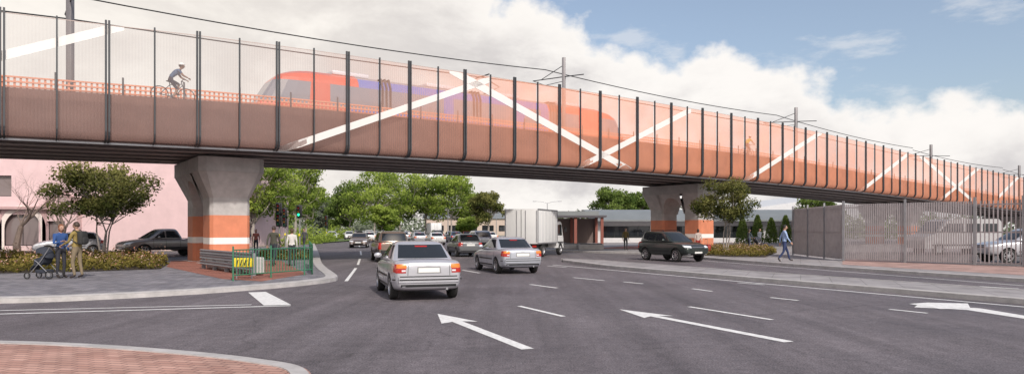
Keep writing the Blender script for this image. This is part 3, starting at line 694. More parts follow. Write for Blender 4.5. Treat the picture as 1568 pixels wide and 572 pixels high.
def van(loc):
    mb=MB(); wp=mat('van_grey',(.40,.39,.40),.45,var=.06,coat=.3)
    pr=[(0,.4),(5.2,.4),(5.3,.9),(5.15,1.15),(4.5,1.35),(3.75,2.15),(3.4,2.28),(.2,2.3),(.02,2.1)]; n=len(pr)
    vs=[(x,-.98,z) for x,z in pr]+[(x,.98,z) for x,z in pr]
    mb.add(vs,[list(range(n))[::-1],[n+i for i in range(n)]]+[[i,(i+1)%n,n+(i+1)%n,n+i] for i in range(n)],wp)
    for s in (-1,1):
        for a,b in ((.3,1.3),(1.45,2.5)): mb.box(((a+b)/2,s*.985,1.72),(b-a,.02,.55),GLASS)
        mb.add([(2.7,s*.99,1.42),(4.3,s*.99,1.42),(3.7,s*.99,2.0),(2.7,s*.99,2.0)],[[0,1,2,3]],GLASS)
        mb.box((2.6,s*.985,1.2),(.02,.015,1.4),DARK); mb.box((2.5,s*.985,.62),(4.6,.025,.1),DARK)
        for ax in (.9,4.3):
            M=Matrix.Translation((ax,s*.88,.36))@Matrix.Rotation(0 if s>0 else math.pi,4,'Z'); mb.lathe([(.4,.11),(.4,-.1)],DARK,20,M); mb.lathe([(0,-.1),(.32,-.1),(.36,0),(.33,.13),(.2,.13)],TYRE,20,M); mb.lathe([(.22,.132),(0,.12)],RIM,16,M)
    mb.add([(4.45,-.85,1.42),(4.45,.85,1.42),(3.82,.8,2.13),(3.82,-.8,2.13)],[[0,1,2,3]],GLASS,False,Matrix.Translation((.04,0,0)))
    return mb.build('van',(*loc,.14),math.radians(185))
van((31.5,45))
# ---------------------------------------------------------------- people
def person(name,loc,hd,h=1.75,shirt=(.1,.12,.2),trs=(.05,.05,.07),skin=(.45,.27,.2),hair=(.04,.025,.02),pose='stand',female=False,bare=False,z=.12,pack=None,shoe=(.04,.03,.03)):
    mid='%s_%d'%(name,random.randint(0,99999))
    S=mat(mid+'_shirt',shirt,.85,var=.1,scale=8); T=mat(mid+'_trousers',trs,.85,var=.1,scale=8); K=mat(mid+'_skin',skin,.55); Hr=mat(mid+'_hair',hair,.6); Sh=mat(mid+'_shoe',shoe,.6)
    J=dict(pel=(0,0,.95),wa=(0,0,1.09),ch=(0.01,0,1.27),ct=(0,0,1.39),nb=(0,0,1.47),nk=(.015,0,1.55))
    sw=.165 if female else .185
    for s,q in (('L',1),('R',-1)):
        J['sh'+s]=(0,q*sw,1.41);J['el'+s]=(-.03,q*(sw+.05),1.12);J['wr'+s]=(.04,q*(sw+.06),.87)
        J['hi'+s]=(0,q*.09,.88);J['kn'+s]=(.02,q*.10,.49);J['an'+s]=(-.01,q*.10,.085);J['to'+s]=(.15,q*.12,.035)
    if pose=='walk':
        J.update(knL=(.17,.1,.52),anL=(.27,.1,.12),toL=(.43,.12,.09),knR=(-.06,-.1,.49),anR=(-.30,-.1,.17),toR=(-.2,-.11,.04),elL=(-.12,.22,1.15),wrL=(-.14,.23,.90),elR=(.08,-.22,1.14),wrR=(.24,-.2,.93))
    if pose=='push':
        J.update(elL=(.10,.22,1.14),wrL=(.36,.17,1.04),elR=(.10,-.22,1.14),wrR=(.36,-.17,1.04),knL=(.07,.1,.49),knR=(-.02,-.1,.49),anR=(-.1,-.1,.09),toR=(.07,-.12,.035))
    if pose=='phone':
        J.update(elR=(.02,-.23,1.13),wrR=(.24,-.1,1.2))
    if pose=='pull':
        J.update(elR=(-.14,-.22,1.15),wrR=(-.3,-.24,.95),knL=(.13,.1,.51),anL=(.2,.1,.1),toL=(.36,.12,.06),anR=(-.2,-.1,.12),toR=(-.08,-.11,.04))
    if pose=='cycle':
        J.update(pel=(0,0,.98),wa=(.10,0,1.08),ch=(.24,0,1.22),ct=(.33,0,1.30),nb=(.39,0,1.36),nk=(.44,0,1.44),shL=(.33,.18,1.30),shR=(.33,-.18,1.30),elL=(.48,.22,1.1),elR=(.48,-.22,1.1),wrL=(.66,.22,1.03),wrR=(.66,-.22,1.03),
          hiL=(.02,.09,.92),hiR=(.02,-.09,.92),knL=(.38,.1,.80),anL=(.26,.1,.40),toL=(.41,.11,.36),knR=(.28,-.1,.55),anR=(.12,-.1,.2),toR=(.27,-.11,.16))
    R=dict(pel=.125,wa=.10 if female else .112,ch=.118 if female else .128,ct=.105,nb=.06,nk=.05)
    for s in 'LR': R.update({'sh'+s:.062,'el'+s:.042,'wr'+s:.028,'hi'+s:.088,'kn'+s:.056,'an'+s:.04,'to'+s:.036})
    E=[('pel','wa'),('wa','ch'),('ch','ct'),('ct','nb'),('nb','nk')]
    for s in 'LR': E+=[('ct','sh'+s),('sh'+s,'el'+s),('el'+s,'wr'+s),('pel','hi'+s),('hi'+s,'kn'+s),('kn'+s,'an'+s),('an'+s,'to'+s)]
    keys=list(J); me=bpy.data.meshes.new('p'); me.from_pydata([J[k] for k in keys],[(keys.index(a),keys.index(b)) for a,b in E],[])
    ob=bpy.data.objects.new('p',me); SC.collection.objects.link(ob)
    ob.modifiers.new('s','SKIN'); md=ob.modifiers.new('u','SUBSURF'); md.levels=2
    for i,k in enumerate(keys): 
        me.skin_vertices[0].data[i].radius=(R[k],R[k]); me.skin_vertices[0].data[i].use_root=(k=='pel')
    dg=bpy.context.evaluated_depsgraph_get(); dg.update(); m2=bpy.data.meshes.new_from_object(ob.evaluated_get(dg))
    V=[v.co.copy() for v in m2.vertices]; Fc=[list(p.vertices) for p in m2.polygons]
    bpy.data.objects.remove(ob); bpy.data.meshes.remove(me); bpy.data.meshes.remove(m2)
    segs=[(a,b,Vector(J[a]),Vector(J[b])) for a,b in E]
    def near(c):
        best=None;bd=9
        for a,b,p,q in segs:
            d=q-p;t=max(0,min(1,(c-p).dot(d)/d.length_squared)); r=R[a]*(1-t)+R[b]*t; dd=(c-(p+d*t)).length/r
            if dd<bd: bd=dd;best=(a,b,t)
        return best
    tors={'pel','wa','ch','ct'}
    V2=[]
    for v in V:
        a,b,t=near(v); w=v.copy()
        if a in tors and b in tors: w.y*=1.22; w.x=(w.x-J[a][0])*.86+J[a][0]
        V2.append(w)
    groups={}
    for f in Fc:
        c=sum((V[i] for i in f),Vector())/len(f); a,b,t=near(c); m=S
        if a.startswith(('hi','kn')) or (a=='pel' and (b.startswith('hi') or t<.25)): m=T
        if a[:2]=='kn' and bare: m=K
        if a[:2]=='an' or (a[:2]=='kn' and t>.93): m=Sh
        if a=='nb' or (a=='ct' and b=='nb' and t>.75): m=K
        if a[:2]=='el' and (bare or t>.92): m=K
        if a[:2]=='sh' and b[:2]=='el' and bare and t>.55: m=K
        groups.setdefault(m,[]).append(f)
    mb=MB()
    for m,fs in groups.items(): mb.add(V2,fs,m,True)
    n=Vector(J['nk']); c=(n.x+.02,0,n.z+.085)
    def hd_(q):
        x,y,zz=q
        if zz<0: y*=1-.28*(-zz); x=x*(1-.16*(-zz))+.06*(-zz)
        return (x,y,zz)
    mb.sphere(c,(.098,.077,.118),K,16,12,fn=hd_)
    mb.tube([(c[0]+.088,0,c[2]+.02),(c[0]+.118,0,c[2]-.025),(c[0]+.095,0,c[2]-.04)],[.008,.016,.01],K,6)
    for s in (-1,1):
        mb.sphere((c[0]+.083,s*.032,c[2]+.008),(.012,.016,.008),mat('eye_dark',(.03,.02,.02),.2),8,6)
        mb.tube([(c[0]+.086,s*.018,c[2]+.03),(c[0]+.078,s*.05,c[2]+.03)],.005,Hr,5)
        mb.sphere((c[0]-.005,s*.076,c[2]-.005),(.018,.01,.03),K,8,6)
    mb.tube([(c[0]+.088,-.022,c[2]-.058),(c[0]+.093,0,c[2]-.058),(c[0]+.088,.022,c[2]-.058)],.006,mat('lips',(.35,.13,.11),.5),5)
    def hair_fn(q):
        x,y,zz=q
        if x>.35 and zz<.45: x=.35+(x-.35)*.1; 
        if zz<-.25: zz=-.25-(abs(zz)-.25)*(1.6 if female else .3)
        return (x,y,zz)
    mb.sphere((c[0]-.012,0,c[2]+.014),(.104,.086,.118),Hr,16,12,fn=hair_fn)
    if pose=='cycle': mb.sphere((c[0],0,c[2]+.05),(.125,.095,.095),WPAINT,12,8,fn=lambda q:(q[0],q[1],max(q[2],-.1)))
    for s,q in (('L',1),('R',-1)):
        w=Vector(J['wr'+s]); d=(w-Vector(J['el'+s])).normalized(); grip=pose in('push','cycle')
        sidev=Vector((1,0,0)) if abs(d.z)>.6 else Vector((0,-q,0)); sidev=(sidev-d*sidev.dot(d)).normalized(); pn=d.cross(sidev)
        inn=pn if pn.dot(Vector((0,-q,0)) if abs(d.z)>.6 else Vector((0,0,-1)))>0 else -pn
        M=Matrix((tuple(d)+(0,),tuple(sidev)+(0,),tuple(inn)+(0,),(0,0,0,1))).transposed(); M=Matrix.Translation(w)@M
        mb.sphere((.045,0,.0),(.055,.04,.018),K,10,8,M)
        for i,(o,l) in enumerate(((.03,.068),(.01,.076),(-.01,.07),(-.03,.056))):
            cv=.9 if grip else .35; p=Vector((.085,o,0)); pts=[Vector((.05,o*.9,0)),p]; a=0
            for kk in range(3): a+=cv; p=p+Vector((math.cos(a),0,math.sin(a)))*l*(.42,.32,.26)[kk]; pts.append(p)
            mb.tube(pts,[.009,.009,.0085,.0078,.006],K,6,M)
        mb.tube([(.01,.03,.005),(.04,.05,.015),(.065,.052,.03),(.08,.045,.042)],[.012,.011,.01,.008],K,6,M)
    if pack:
        PK=mat(mid+'_pack',pack,.8,var=.1); mb.box((-.19,0,1.26),(.17,.29,.42),PK,bev=.05,smooth=True); mb.box((-.29,0,1.18),(.06,.22,.2),PK,bev=.025,smooth=True)
        for s in (-1,1): mb.tube([(-.12,s*.1,1.43),(0,s*.115,1.515),(.125,s*.11,1.38),(.10,s*.13,1.2),(-.12,s*.15,1.1)],.017,PK,6)
    o=mb.build(name,(loc[0],loc[1],z),math.atan2(hd[1],hd[0]),sharp=60); k=h/1.75; o.scale=(k,k,k); return o
def at(u,v): return gp(u,v)
mx,my=at(118,431); person('pedestrian_man',(mx,my),(-1,.15),1.88,shirt=(.26,.19,.06),trs=(.20,.155,.10),hair=(.05,.03,.02),pose='push',pack=(.03,.03,.03))
x,y=at(93,430.5); person('pedestrian_woman',(x,y),(.9,-.5),1.80,shirt=(.03,.08,.24),trs=(.03,.03,.04),hair=(.20,.07,.03),pose='phone',female=True)
x,y=at(419,411.5); person('pedestrian_man',(x,y),(.1,1),1.78,shirt=(.06,.06,.045),trs=(.025,.03,.04),skin=(.38,.22,.16),pose='walk')
x,y=at(447,411); person('pedestrian_woman',(x,y),(-.2,1),1.68,shirt=(.55,.53,.51),trs=(.03,.03,.035),pose='stand',female=True,bare=False,hair=(.07,.04,.02))
x,y=at(377,393); person('pedestrian_man',(x,y),(.3,-1),1.75,shirt=(.1,.15,.25),trs=(.04,.04,.05),pose='walk')
x,y=at(392,390); person('pedestrian_woman',(x,y),(.3,-1),1.65,shirt=(.3,.1,.08),trs=(.04,.04,.05),pose='walk',female=True)
x,y=at(466,384); person('pedestrian_man',(x,y),(-.3,-1),1.72,shirt=(.07,.07,.08),trs=(.04,.04,.05),pose='walk')
x,y=at(958,385); person('pedestrian_man',(x,y),(.2,-1),1.75,shirt=(.10,.07,.02),trs=(.03,.03,.03),pose='stand')
x,y=at(1069,391.5); person('pedestrian_woman',(x,y),(.2,1),1.66,shirt=(.5,.42,.38),trs=(.35,.05,.04),pose='pull',female=True)
x,y=at(1147,385); person('pedestrian_woman',(x,y),(1,.4),1.66,shirt=(.08,.1,.12),trs=(.05,.06,.1),pose='push',female=True)
x,y=at(1163,383); person('pedestrian_man',(x,y),(.3,-1),1.7,shirt=(.12,.13,.16),trs=(.05,.05,.06),pose='walk')
x,y=at(1201,404.5); person('pedestrian_man',(x,y),(.95,-.1),1.86,shirt=(.30,.40,.60),trs=(.025,.04,.11),hair=(.02,.015,.012),pose='walk')
def bicycle(name,loc,hd,z,col):
    mb=MB(); C=mat(name+'_frame',col,.4)
    for x in (-.38,.68):
        M=Matrix.Translation((x,0,.34)); mb.lathe([(.34+.018*math.cos(t),.018*math.sin(t)) for t in np.linspace(0,2*math.pi,7)[:-1]],TYRE,28,M,close=True)
        for k in range(14):
            t=math.pi*2*k/14; mb.tube([(x,0,.34),(x+.32*math.cos(t),0,.34+.32*math.sin(t))],.003,GSTEEL,3)
        mb.tube([(x,-.05,.34),(x,.05,.34)],.02,GSTEEL,8)
    for a,b in (((0,0,.9),(.1,0,.28)),((.03,0,.78),(.5,0,.86)),((.1,0,.28),(.52,0,.8)),((-.38,0,.34),(.1,0,.28)),((-.38,0,.34),(.03,0,.78)),((.48,0,.95),(.68,0,.34)),((.48,0,.95),(.52,0,1.02)),((.52,-.26,1.03),(.52,.26,1.03)),((.52,.26,1.03),(.66,.24,1.0)),((.52,-.26,1.03),(.66,-.24,1.0)),((.1,-.12,.18),(.1,.12,.40))):
        mb.tube([a,b],.018,C,6)
    mb.sphere((0,0,.93),(.14,.07,.035),DARK,10,6); mb.lathe([(0,-.01),(.09,-.01),(.09,.01),(0,.01)],GSTEEL,14,Matrix.Translation((.1,0,.28)))
    return mb.build(name,(*loc,z),math.atan2(hd[1],hd[0]))
for Xc,c1,c2 in ((-14.1,(.06,.11,.20),(.03,.03,.05)),(19.5,(.7,.6,.05),(.05,.05,.06))):
    p=BP(Xc,1.4,zd(Xc)+.30); person('cyclist',(p.x,p.y),(TX,TY),1.9,shirt=c1,trs=c2,skin=(.30,.17,.12),pose='cycle',z=p.z,bare=True); bicycle('bicycle',(p.x,p.y),(TX,TY),p.z,(.02,.03,.05))
def stroller(loc,hd,z=.12):
    mb=MB(); FA=mat('stroller_fabric',(.03,.035,.05),.85,var=.1); 
    for s in (-1,1):
        mb.tube([(-.42,s*.22,1.05),(-.12,s*.24,.6),(.32,s*.22,.14)],.014,GSTEEL,8); mb.tube([(-.42,s*.22,.14),(.0,s*.24,.55),(.1,s*.24,.62)],.014,GSTEEL,8)
        for x,r in ((-.42,.14),(.36,.11)):
            M=Matrix.Translation((x,s*.25,r)); mb.lathe([(r-.02,-.02),(r,-.015),(r,.015),(r-.02,.02),(r-.03,0)],TYRE,20,M,close=True); mb.lathe([(0,-.012),(r*.4,-.012),(r*.4,.012),(0,.012)],RIM,12,M)
            for k in range(5):
                t=k*1.2566; mb.tube([(x,s*.25,r),(x+(r-.02)*math.cos(t),s*.25,r+(r-.02)*math.sin(t))],.007,DARK,4)
    mb.tube([(-.42,-.22,1.05),(-.45,0,1.06),(-.42,.22,1.05)],.018,DARK,8); mb.tube([(-.42,-.25,.14),(-.42,.25,.14)],.012,GSTEEL,6)
    prof=[(-.22,.86),(-.16,.58),(-.06,.5),(.18,.48),(.30,.34)]
    for a,b in zip(prof[:-1],prof[1:]):
        mb.add([(a[0],-.19,a[1]),(a[0],.19,a[1]),(b[0],.19,b[1]),(b[0],-.19,b[1]),(a[0],-.19,a[1]-.04),(a[0],.19,a[1]-.04),(b[0],.19,b[1]-.04),(b[0],-.19,b[1]-.04)],[[0,1,2,3],[7,6,5,4],[0,3,7,4],[1,5,6,2]],FA)
    for s in (-1,1): mb.add([(-.22,s*.19,.86),(-.16,s*.19,.58),(-.06,s*.19,.5),(.18,s*.19,.48),(.16,s*.19,.66),(-.05,s*.19,.72)],[[0,1,2,3,4,5]],FA)
    vs=[];N=8
    for i in range(N+1):
        t=math.radians(190-i*135/N)
        for j in range(7):
            p=math.pi*j/6; vs.append((-.02+.32*math.cos(t)*(.55+.45*math.sin(p)),-.21*math.cos(p),.74+.33*math.sin(t)*(.35+.65*math.sin(p))))
    mb.add(vs,[[i*7+j,i*7+j+1,(i+1)*7+j+1,(i+1)*7+j] for i in range(N) for j in range(6)],FA,True)
    mb.box((-.06,0,.25),(.42,.34,.12),FA,bev=.03)
    return mb.build('stroller',(*loc,z),math.atan2(hd[1],hd[0]))
x,y=at(66,431.5); stroller((x,y),(-1,.1))
mb=MB(); RS=mat('suitcase_red',(.35,.03,.03),.5); mb.box((0,0,.36),(.28,.45,.58),RS,bev=.05,smooth=True)
for s in (-1,1):
    mb.tube([(-.1,s*.12,.62),(-.1,s*.12,1.0)],.01,GSTEEL,6)
    for x_ in (-.1,.1): mb.lathe([(0,-.02),(.04,-.02),(.04,.02),(0,.02)],TYRE,10,Matrix.Translation((x_,s*.17,.04)))
mb.tube([(-.1,-.12,1.0),(-.1,.12,1.0)],.014,DARK,6)
for k in range(-2,3): mb.box((.143,k*.08,.36),(.012,.02,.46),RS)
x,y=at(1075,391); mb.build('suitcase',(x+.3,y-.2,.12),.4)
x,y=at(1152,384); stroller((x+.5,y+.2),(1,.4))
# ---------------------------------------------------------------- trees
BARK=mat('bark',(.20,.165,.14),.9,var=.3,scale=6,bump=.6,bscale=18)
BARKP=mat('pale_bark',(.34,.30,.27),.9,var=.25,scale=5,bump=.4,bscale=18)
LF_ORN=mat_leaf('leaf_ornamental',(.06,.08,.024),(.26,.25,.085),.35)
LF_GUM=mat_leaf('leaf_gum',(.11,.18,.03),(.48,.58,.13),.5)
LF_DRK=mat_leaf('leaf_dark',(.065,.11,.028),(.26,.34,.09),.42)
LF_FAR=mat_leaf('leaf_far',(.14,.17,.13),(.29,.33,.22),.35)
def leafmesh(name,C,size,shade,m,nrm=None,parent=None,loc=(0,0,0)):
    n=len(C); a=RNG.normal(size=(n,3)); 
    if nrm is not None: a=a*.8+nrm
    a/=np.linalg.norm(a,axis=1)[:,None]+1e-9
    b=RNG.normal(size=(n,3)); u=np.cross(a,b); u/=np.linalg.norm(u,axis=1)[:,None]+1e-9; v=np.cross(a,u)
    s=(size*RNG.uniform(.6,1.3,n))[:,None]
    V=np.stack([C-u*s,C-v*s*.5,C+u*s,C+v*s*.5],1).reshape(-1,3)
    me=bpy.data.meshes.new(name); me.vertices.add(4*n); me.vertices.foreach_set('co',V.ravel()); me.loops.add(4*n); me.loops.foreach_set('vertex_index',np.arange(4*n))
    me.polygons.add(n); me.polygons.foreach_set('loop_start',np.arange(0,4*n,4)); me.polygons.foreach_set('loop_total',np.full(n,4))
    at_=me.attributes.new('shade','FLOAT','POINT'); at_.data.foreach_set('value',np.repeat(np.clip(shade,0,1),4)); me.materials.append(m); me.update(); me.validate()
    ob=bpy.data.objects.new(name,me); SC.collection.objects.link(ob); ob.location=loc
    if parent: ob.parent=parent
    return ob
def tree(name,loc,H,R,zc,m,nleaf=9000,leaf=.09,seed=0,clumps=26,bark=BARK,tr=.13,lean=0,flat=1.,multi=1,z0=.0):
    rng=np.random.default_rng(seed); e=empty(name,(loc[0],loc[1],z0))
    cz=(H+zc)/2; hz=(H-zc)/2; mb=MB(); C=[];S=[];Nn=[]
    trunks=[]
    for k in range(multi):
        a=rng.uniform(0,6.28); o=.12*k; top=np.array([lean+math.cos(a)*R*.22*(multi>1),math.sin(a)*R*.22*(multi>1),zc+hz*.5])
        base=np.array([o*math.cos(a),o*math.sin(a),-.1]); mid=(base+top)/2+rng.normal(size=3)*[.12,.12,0]*np.array(H/6)
        trunks.append((base,mid,top)); q1=base*.7+mid*.3
        mb.tube([base,q1,mid,(mid+top)/2,top],[tr*1.25/multi**.4,tr/multi**.4,tr*.8/multi**.4,tr*.55/multi**.4,tr*.25],bark,8)
    cl=[]
    tries=0
    while len(cl)<clumps and tries<4000:
        tries+=1
        d=rng.normal(size=3); d/=np.linalg.norm(d); r=rng.uniform(.45,.93)
        wob=1+.22*math.sin(3*math.atan2(d[1],d[0])+seed)+.12*math.sin(5*d[2]+seed*2)
        p=np.array([lean+d[0]*R*r*wob,d[1]*R*r*wob,cz+d[2]*hz*r*flat])
        rr=rng.uniform(.20,.34)*min(R,hz*1.3)
        if all(np.linalg.norm(p-q)>.55*min(rr,r2) for q,r2 in cl): cl.append((p,rr))
    for p,rr in cl:
        base,mid,top=trunks[rng.integers(len(trunks))]; t=rng.uniform(.25,.95); s=mid*(1-t)+top*t if rng.uniform()<.75 else top
        m1=(s+p)/2+rng.normal(size=3)*.1*R+np.array([0,0,-.06*H*rng.uniform()])
        mb.tube([s,m1,p],[tr*.42,tr*.26,tr*.08],bark,5,caps=False)
        for q in range(4):
            d=rng.normal(size=3)*rr*.7; mb.tube([m1*.4+p*.6,p+d],[tr*.14,tr*.03],bark,4,caps=False)
        k=int(nleaf*rr**2/sum(r2**2 for _,r2 in cl)); d=rng.normal(size=(k,3)); d/=np.linalg.norm(d,axis=1)[:,None]; rad=rng.uniform(.25,1.25,k)**.6
        d2=d*np.array([1.1,1.1,.72]); C.append(p+d2*rr*rad[:,None]+rng.normal(size=(k,3))*rr*.12); Nn.append(d)
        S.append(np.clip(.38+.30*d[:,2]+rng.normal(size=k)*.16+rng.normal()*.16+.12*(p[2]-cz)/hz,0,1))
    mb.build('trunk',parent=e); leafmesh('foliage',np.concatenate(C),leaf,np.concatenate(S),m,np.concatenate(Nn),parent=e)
    return e
def bare_tree(name,loc,H,seed,spread=.5):
    rnd=random.Random(seed); mb=MB(); BB=mat('bare_bark',(.16,.12,.10),.9,var=.3)
    def br(p,d,l,r,dep):
        pts=[p];rr=[r];q=p.copy();dd=d.copy()
        for i in range(3): dd=(dd+Vector((rnd.gauss(0,.13),rnd.gauss(0,.13),rnd.gauss(0,.08)))).normalized(); q=q+dd*l/3; pts.append(q.copy()); rr.append(r*(1-.13*(i+1)))
        mb.tube(pts,rr,BB,6 if dep<3 else 3,caps=False)
        if dep<6:
            for k in range(3 if dep<5 else 2):
                nd=(dd+Vector((rnd.gauss(0,spread),rnd.gauss(0,spread),rnd.gauss(.1,spread*.6)))).normalized(); br(q if k else pts[2],nd,l*rnd.uniform(.62,.82),rr[-1]*.70,dep+1)
    br(Vector((0,0,-.1)),Vector((0,0,1)),H*.24,.27,0); return mb.build(name,(*loc,.1))
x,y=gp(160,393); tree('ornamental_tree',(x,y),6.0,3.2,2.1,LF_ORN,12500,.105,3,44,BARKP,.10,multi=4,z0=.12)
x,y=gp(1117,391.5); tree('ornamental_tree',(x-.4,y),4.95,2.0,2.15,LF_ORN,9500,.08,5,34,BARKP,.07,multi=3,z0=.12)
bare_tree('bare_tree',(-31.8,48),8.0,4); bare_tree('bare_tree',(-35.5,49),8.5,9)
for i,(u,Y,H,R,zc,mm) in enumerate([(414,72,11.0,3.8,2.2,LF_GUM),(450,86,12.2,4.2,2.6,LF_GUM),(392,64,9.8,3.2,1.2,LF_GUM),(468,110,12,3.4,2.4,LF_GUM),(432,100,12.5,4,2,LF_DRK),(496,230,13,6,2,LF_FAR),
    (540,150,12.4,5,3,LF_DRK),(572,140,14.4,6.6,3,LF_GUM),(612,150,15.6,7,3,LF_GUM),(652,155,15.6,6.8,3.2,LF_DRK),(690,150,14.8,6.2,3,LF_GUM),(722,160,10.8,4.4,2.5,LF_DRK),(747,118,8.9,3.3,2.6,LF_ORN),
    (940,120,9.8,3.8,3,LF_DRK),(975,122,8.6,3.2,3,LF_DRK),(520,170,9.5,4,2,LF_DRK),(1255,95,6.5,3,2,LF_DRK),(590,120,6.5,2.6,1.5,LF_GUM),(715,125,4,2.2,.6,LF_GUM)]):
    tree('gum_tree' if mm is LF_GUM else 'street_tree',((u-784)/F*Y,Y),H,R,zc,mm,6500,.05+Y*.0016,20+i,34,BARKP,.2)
def leafbelt(name,pts,hmin,hmax,dep,n,size,m,z0=0,seed=1):
    rng=np.random.default_rng(seed); P=np.array(pts,float); seg=np.linalg.norm(np.diff(P,axis=0),axis=1); cum=np.r_[0,np.cumsum(seg)]; L=cum[-1]
    t=rng.uniform(0,L,n); x=np.interp(t,cum,P[:,0]); y=np.interp(t,cum,P[:,1])
    w=hmax-hmin; hh=hmin+w*(.5+.28*np.sin(t*2*math.pi/(hmax*1.3)+seed)+.22*np.sin(t*2*math.pi/(hmax*.47)+2*seed))
    r=rng.uniform(0,1,n)**.6; a=rng.uniform(0,math.pi,n); z=z0+hh*np.sin(a)*r; o=np.cos(a)*r*dep
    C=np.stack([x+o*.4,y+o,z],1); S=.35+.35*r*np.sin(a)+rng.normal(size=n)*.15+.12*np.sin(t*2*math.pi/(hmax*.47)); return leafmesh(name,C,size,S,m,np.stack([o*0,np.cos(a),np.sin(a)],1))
leafbelt('distant_trees',[(-260,330),(-140,330),(-95,420),(-60,330),(60,260),(220,230)],5,11,6,26000,.75,LF_FAR)
leafbelt('distant_trees',[(-110,210),(-64,215)],6,10,5,5000,.5,LF_FAR,seed=4)
leafbelt('hedge',[(6,135),(40,125),(75,118)],3.5,5.8,3,12000,.22,LF_DRK,seed=3)
leafbelt('hedge',[(-46,140),(-26,100),(-22,66)],.8,1.6,1,8000,.14,LF_GUM,seed=6)
leafbelt('hedge',[(-50,128),(-30,128)],1.5,3.2,1.6,5000,.2,LF_GUM,seed=8)
for i,u in enumerate((1137,1160,1181,1203)):
    Y=78+i; rng=np.random.default_rng(i); n=1800; h=rng.uniform(0,1,n); a=rng.uniform(0,6.28,n); r=(.75*(1-h)**.6+.08)*rng.uniform(.6,1.05,n)
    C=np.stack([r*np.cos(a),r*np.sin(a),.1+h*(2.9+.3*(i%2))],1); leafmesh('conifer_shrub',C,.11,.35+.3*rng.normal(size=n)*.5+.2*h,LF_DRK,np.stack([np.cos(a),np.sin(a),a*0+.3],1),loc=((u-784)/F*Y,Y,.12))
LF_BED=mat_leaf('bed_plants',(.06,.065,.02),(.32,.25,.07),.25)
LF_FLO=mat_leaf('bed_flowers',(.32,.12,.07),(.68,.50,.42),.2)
def bed(name,poly,n,h,size,z0=.13,seed=0,hum=1.):
    rng=np.random.default_rng(seed); P=[Vector((*p,0)) for p in poly]; tri=tessellate_polygon([P]); A=[]
    for t in tri:
        a,b,c=[P[i] for i in t]; A.append((b-a).cross(c-a).length)
    A=np.array(A)/sum(A); k=rng.choice(len(A),n,p=A); u=rng.uniform(size=(n,2)); fl=u.sum(1)>1; u[fl]=1-u[fl]
    T=np.array([[list(P[i]) for i in t] for t in tri]); X=T[k,0]*(1-u.sum(1))[:,None]+T[k,1]*u[:,:1]+T[k,2]*u[:,1:]
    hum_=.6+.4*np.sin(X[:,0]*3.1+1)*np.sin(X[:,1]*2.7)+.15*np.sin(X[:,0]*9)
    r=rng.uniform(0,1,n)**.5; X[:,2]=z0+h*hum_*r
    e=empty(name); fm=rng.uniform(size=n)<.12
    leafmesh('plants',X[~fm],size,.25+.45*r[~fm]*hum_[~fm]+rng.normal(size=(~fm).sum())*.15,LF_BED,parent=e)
    Y=X[fm]; Y[:,2]=z0+h*hum_[fm]*rng.uniform(.9,1.5,fm.sum()); leafmesh('flowers',Y,size*.6,rng.uniform(0,1,fm.sum()),LF_FLO,parent=e)
    sm=sheet('soil',poly,z0+.004,mat('soil',(.06,.045,.035),.95,var=.3,scale=4)); sm.parent=e
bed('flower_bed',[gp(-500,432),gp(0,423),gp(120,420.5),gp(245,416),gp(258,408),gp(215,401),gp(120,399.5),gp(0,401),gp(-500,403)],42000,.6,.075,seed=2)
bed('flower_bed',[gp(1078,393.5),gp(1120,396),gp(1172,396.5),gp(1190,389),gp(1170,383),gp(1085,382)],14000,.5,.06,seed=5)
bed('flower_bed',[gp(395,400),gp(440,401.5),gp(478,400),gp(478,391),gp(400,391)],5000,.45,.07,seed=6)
# ---------------------------------------------------------------- buildings
def facade(mb,o,d,L,H,ops,wall,depth=.2,glass=GLASS,frame=None,nrm=None,mull=1):
    o=Vector(o);d=Vector(d).normalized(); n=nrm or Vector((d.y,-d.x,0)); U=Vector((0,0,1))
    xs=sorted({0,L}|{a for op in ops for a in (op[0],op[1])}); zs=sorted({0,H}|{a for op in ops for a in (op[2],op[3])})
    P=lambda x,z,k=0:o+d*x+U*z-n*k
    for i in range(len(xs)-1):
        for j in range(len(zs)-1):
            cx,cz=(xs[i]+xs[i+1])/2,(zs[j]+zs[j+1])/2
            if any(a<cx<b and c<cz<e for a,b,c,e in ops): continue
            mb.add([P(xs[i],zs[j]),P(xs[i+1],zs[j]),P(xs[i+1],zs[j+1]),P(xs[i],zs[j+1])],[[0,1,2,3]],wall)
    fr=frame or DARK
    for a,b,c,e in ops:
        q=[(a,c),(b,c),(b,e),(a,e)]
        for k in range(4):
            p,r=q[k],q[(k+1)%4]; mb.add([P(*p),P(*r),P(*r,depth),P(*p,depth)],[[0,1,2,3]],wall)
        mb.add([P(a,c,depth),P(b,c,depth),P(b,e,depth),P(a,e,depth)],[[0,1,2,3]],glass)
        N=max(1,int((b-a)/1.3))
        for k in range(N+1):
            x=a+(b-a)*k/N; x=min(max(x,a+.03),b-.03); mb.add([P(x-.03,c,depth-.03),P(x+.03,c,depth-.03),P(x+.03,e,depth-.03),P(x-.03,e,depth-.03)],[[0,1,2,3]],fr)
        for z in (c+.03,e-.03): mb.add([P(a,z-.03,depth-.032),P(b,z-.03,depth-.032),P(b,z+.03,depth-.032),P(a,z+.03,depth-.032)],[[0,1,2,3]],fr)
PINK=mat('pink_render',(.70,.51,.52),.85,var=.09,scale=.8,bump=.08); PINKD=mat('pink_panel',(.50,.33,.33),.8,var=.1,scale=1.2); PGL=mat('shop_glass',(.20,.16,.16),.08,spec=.8)
e=empty('pink_building'); mb=MB()
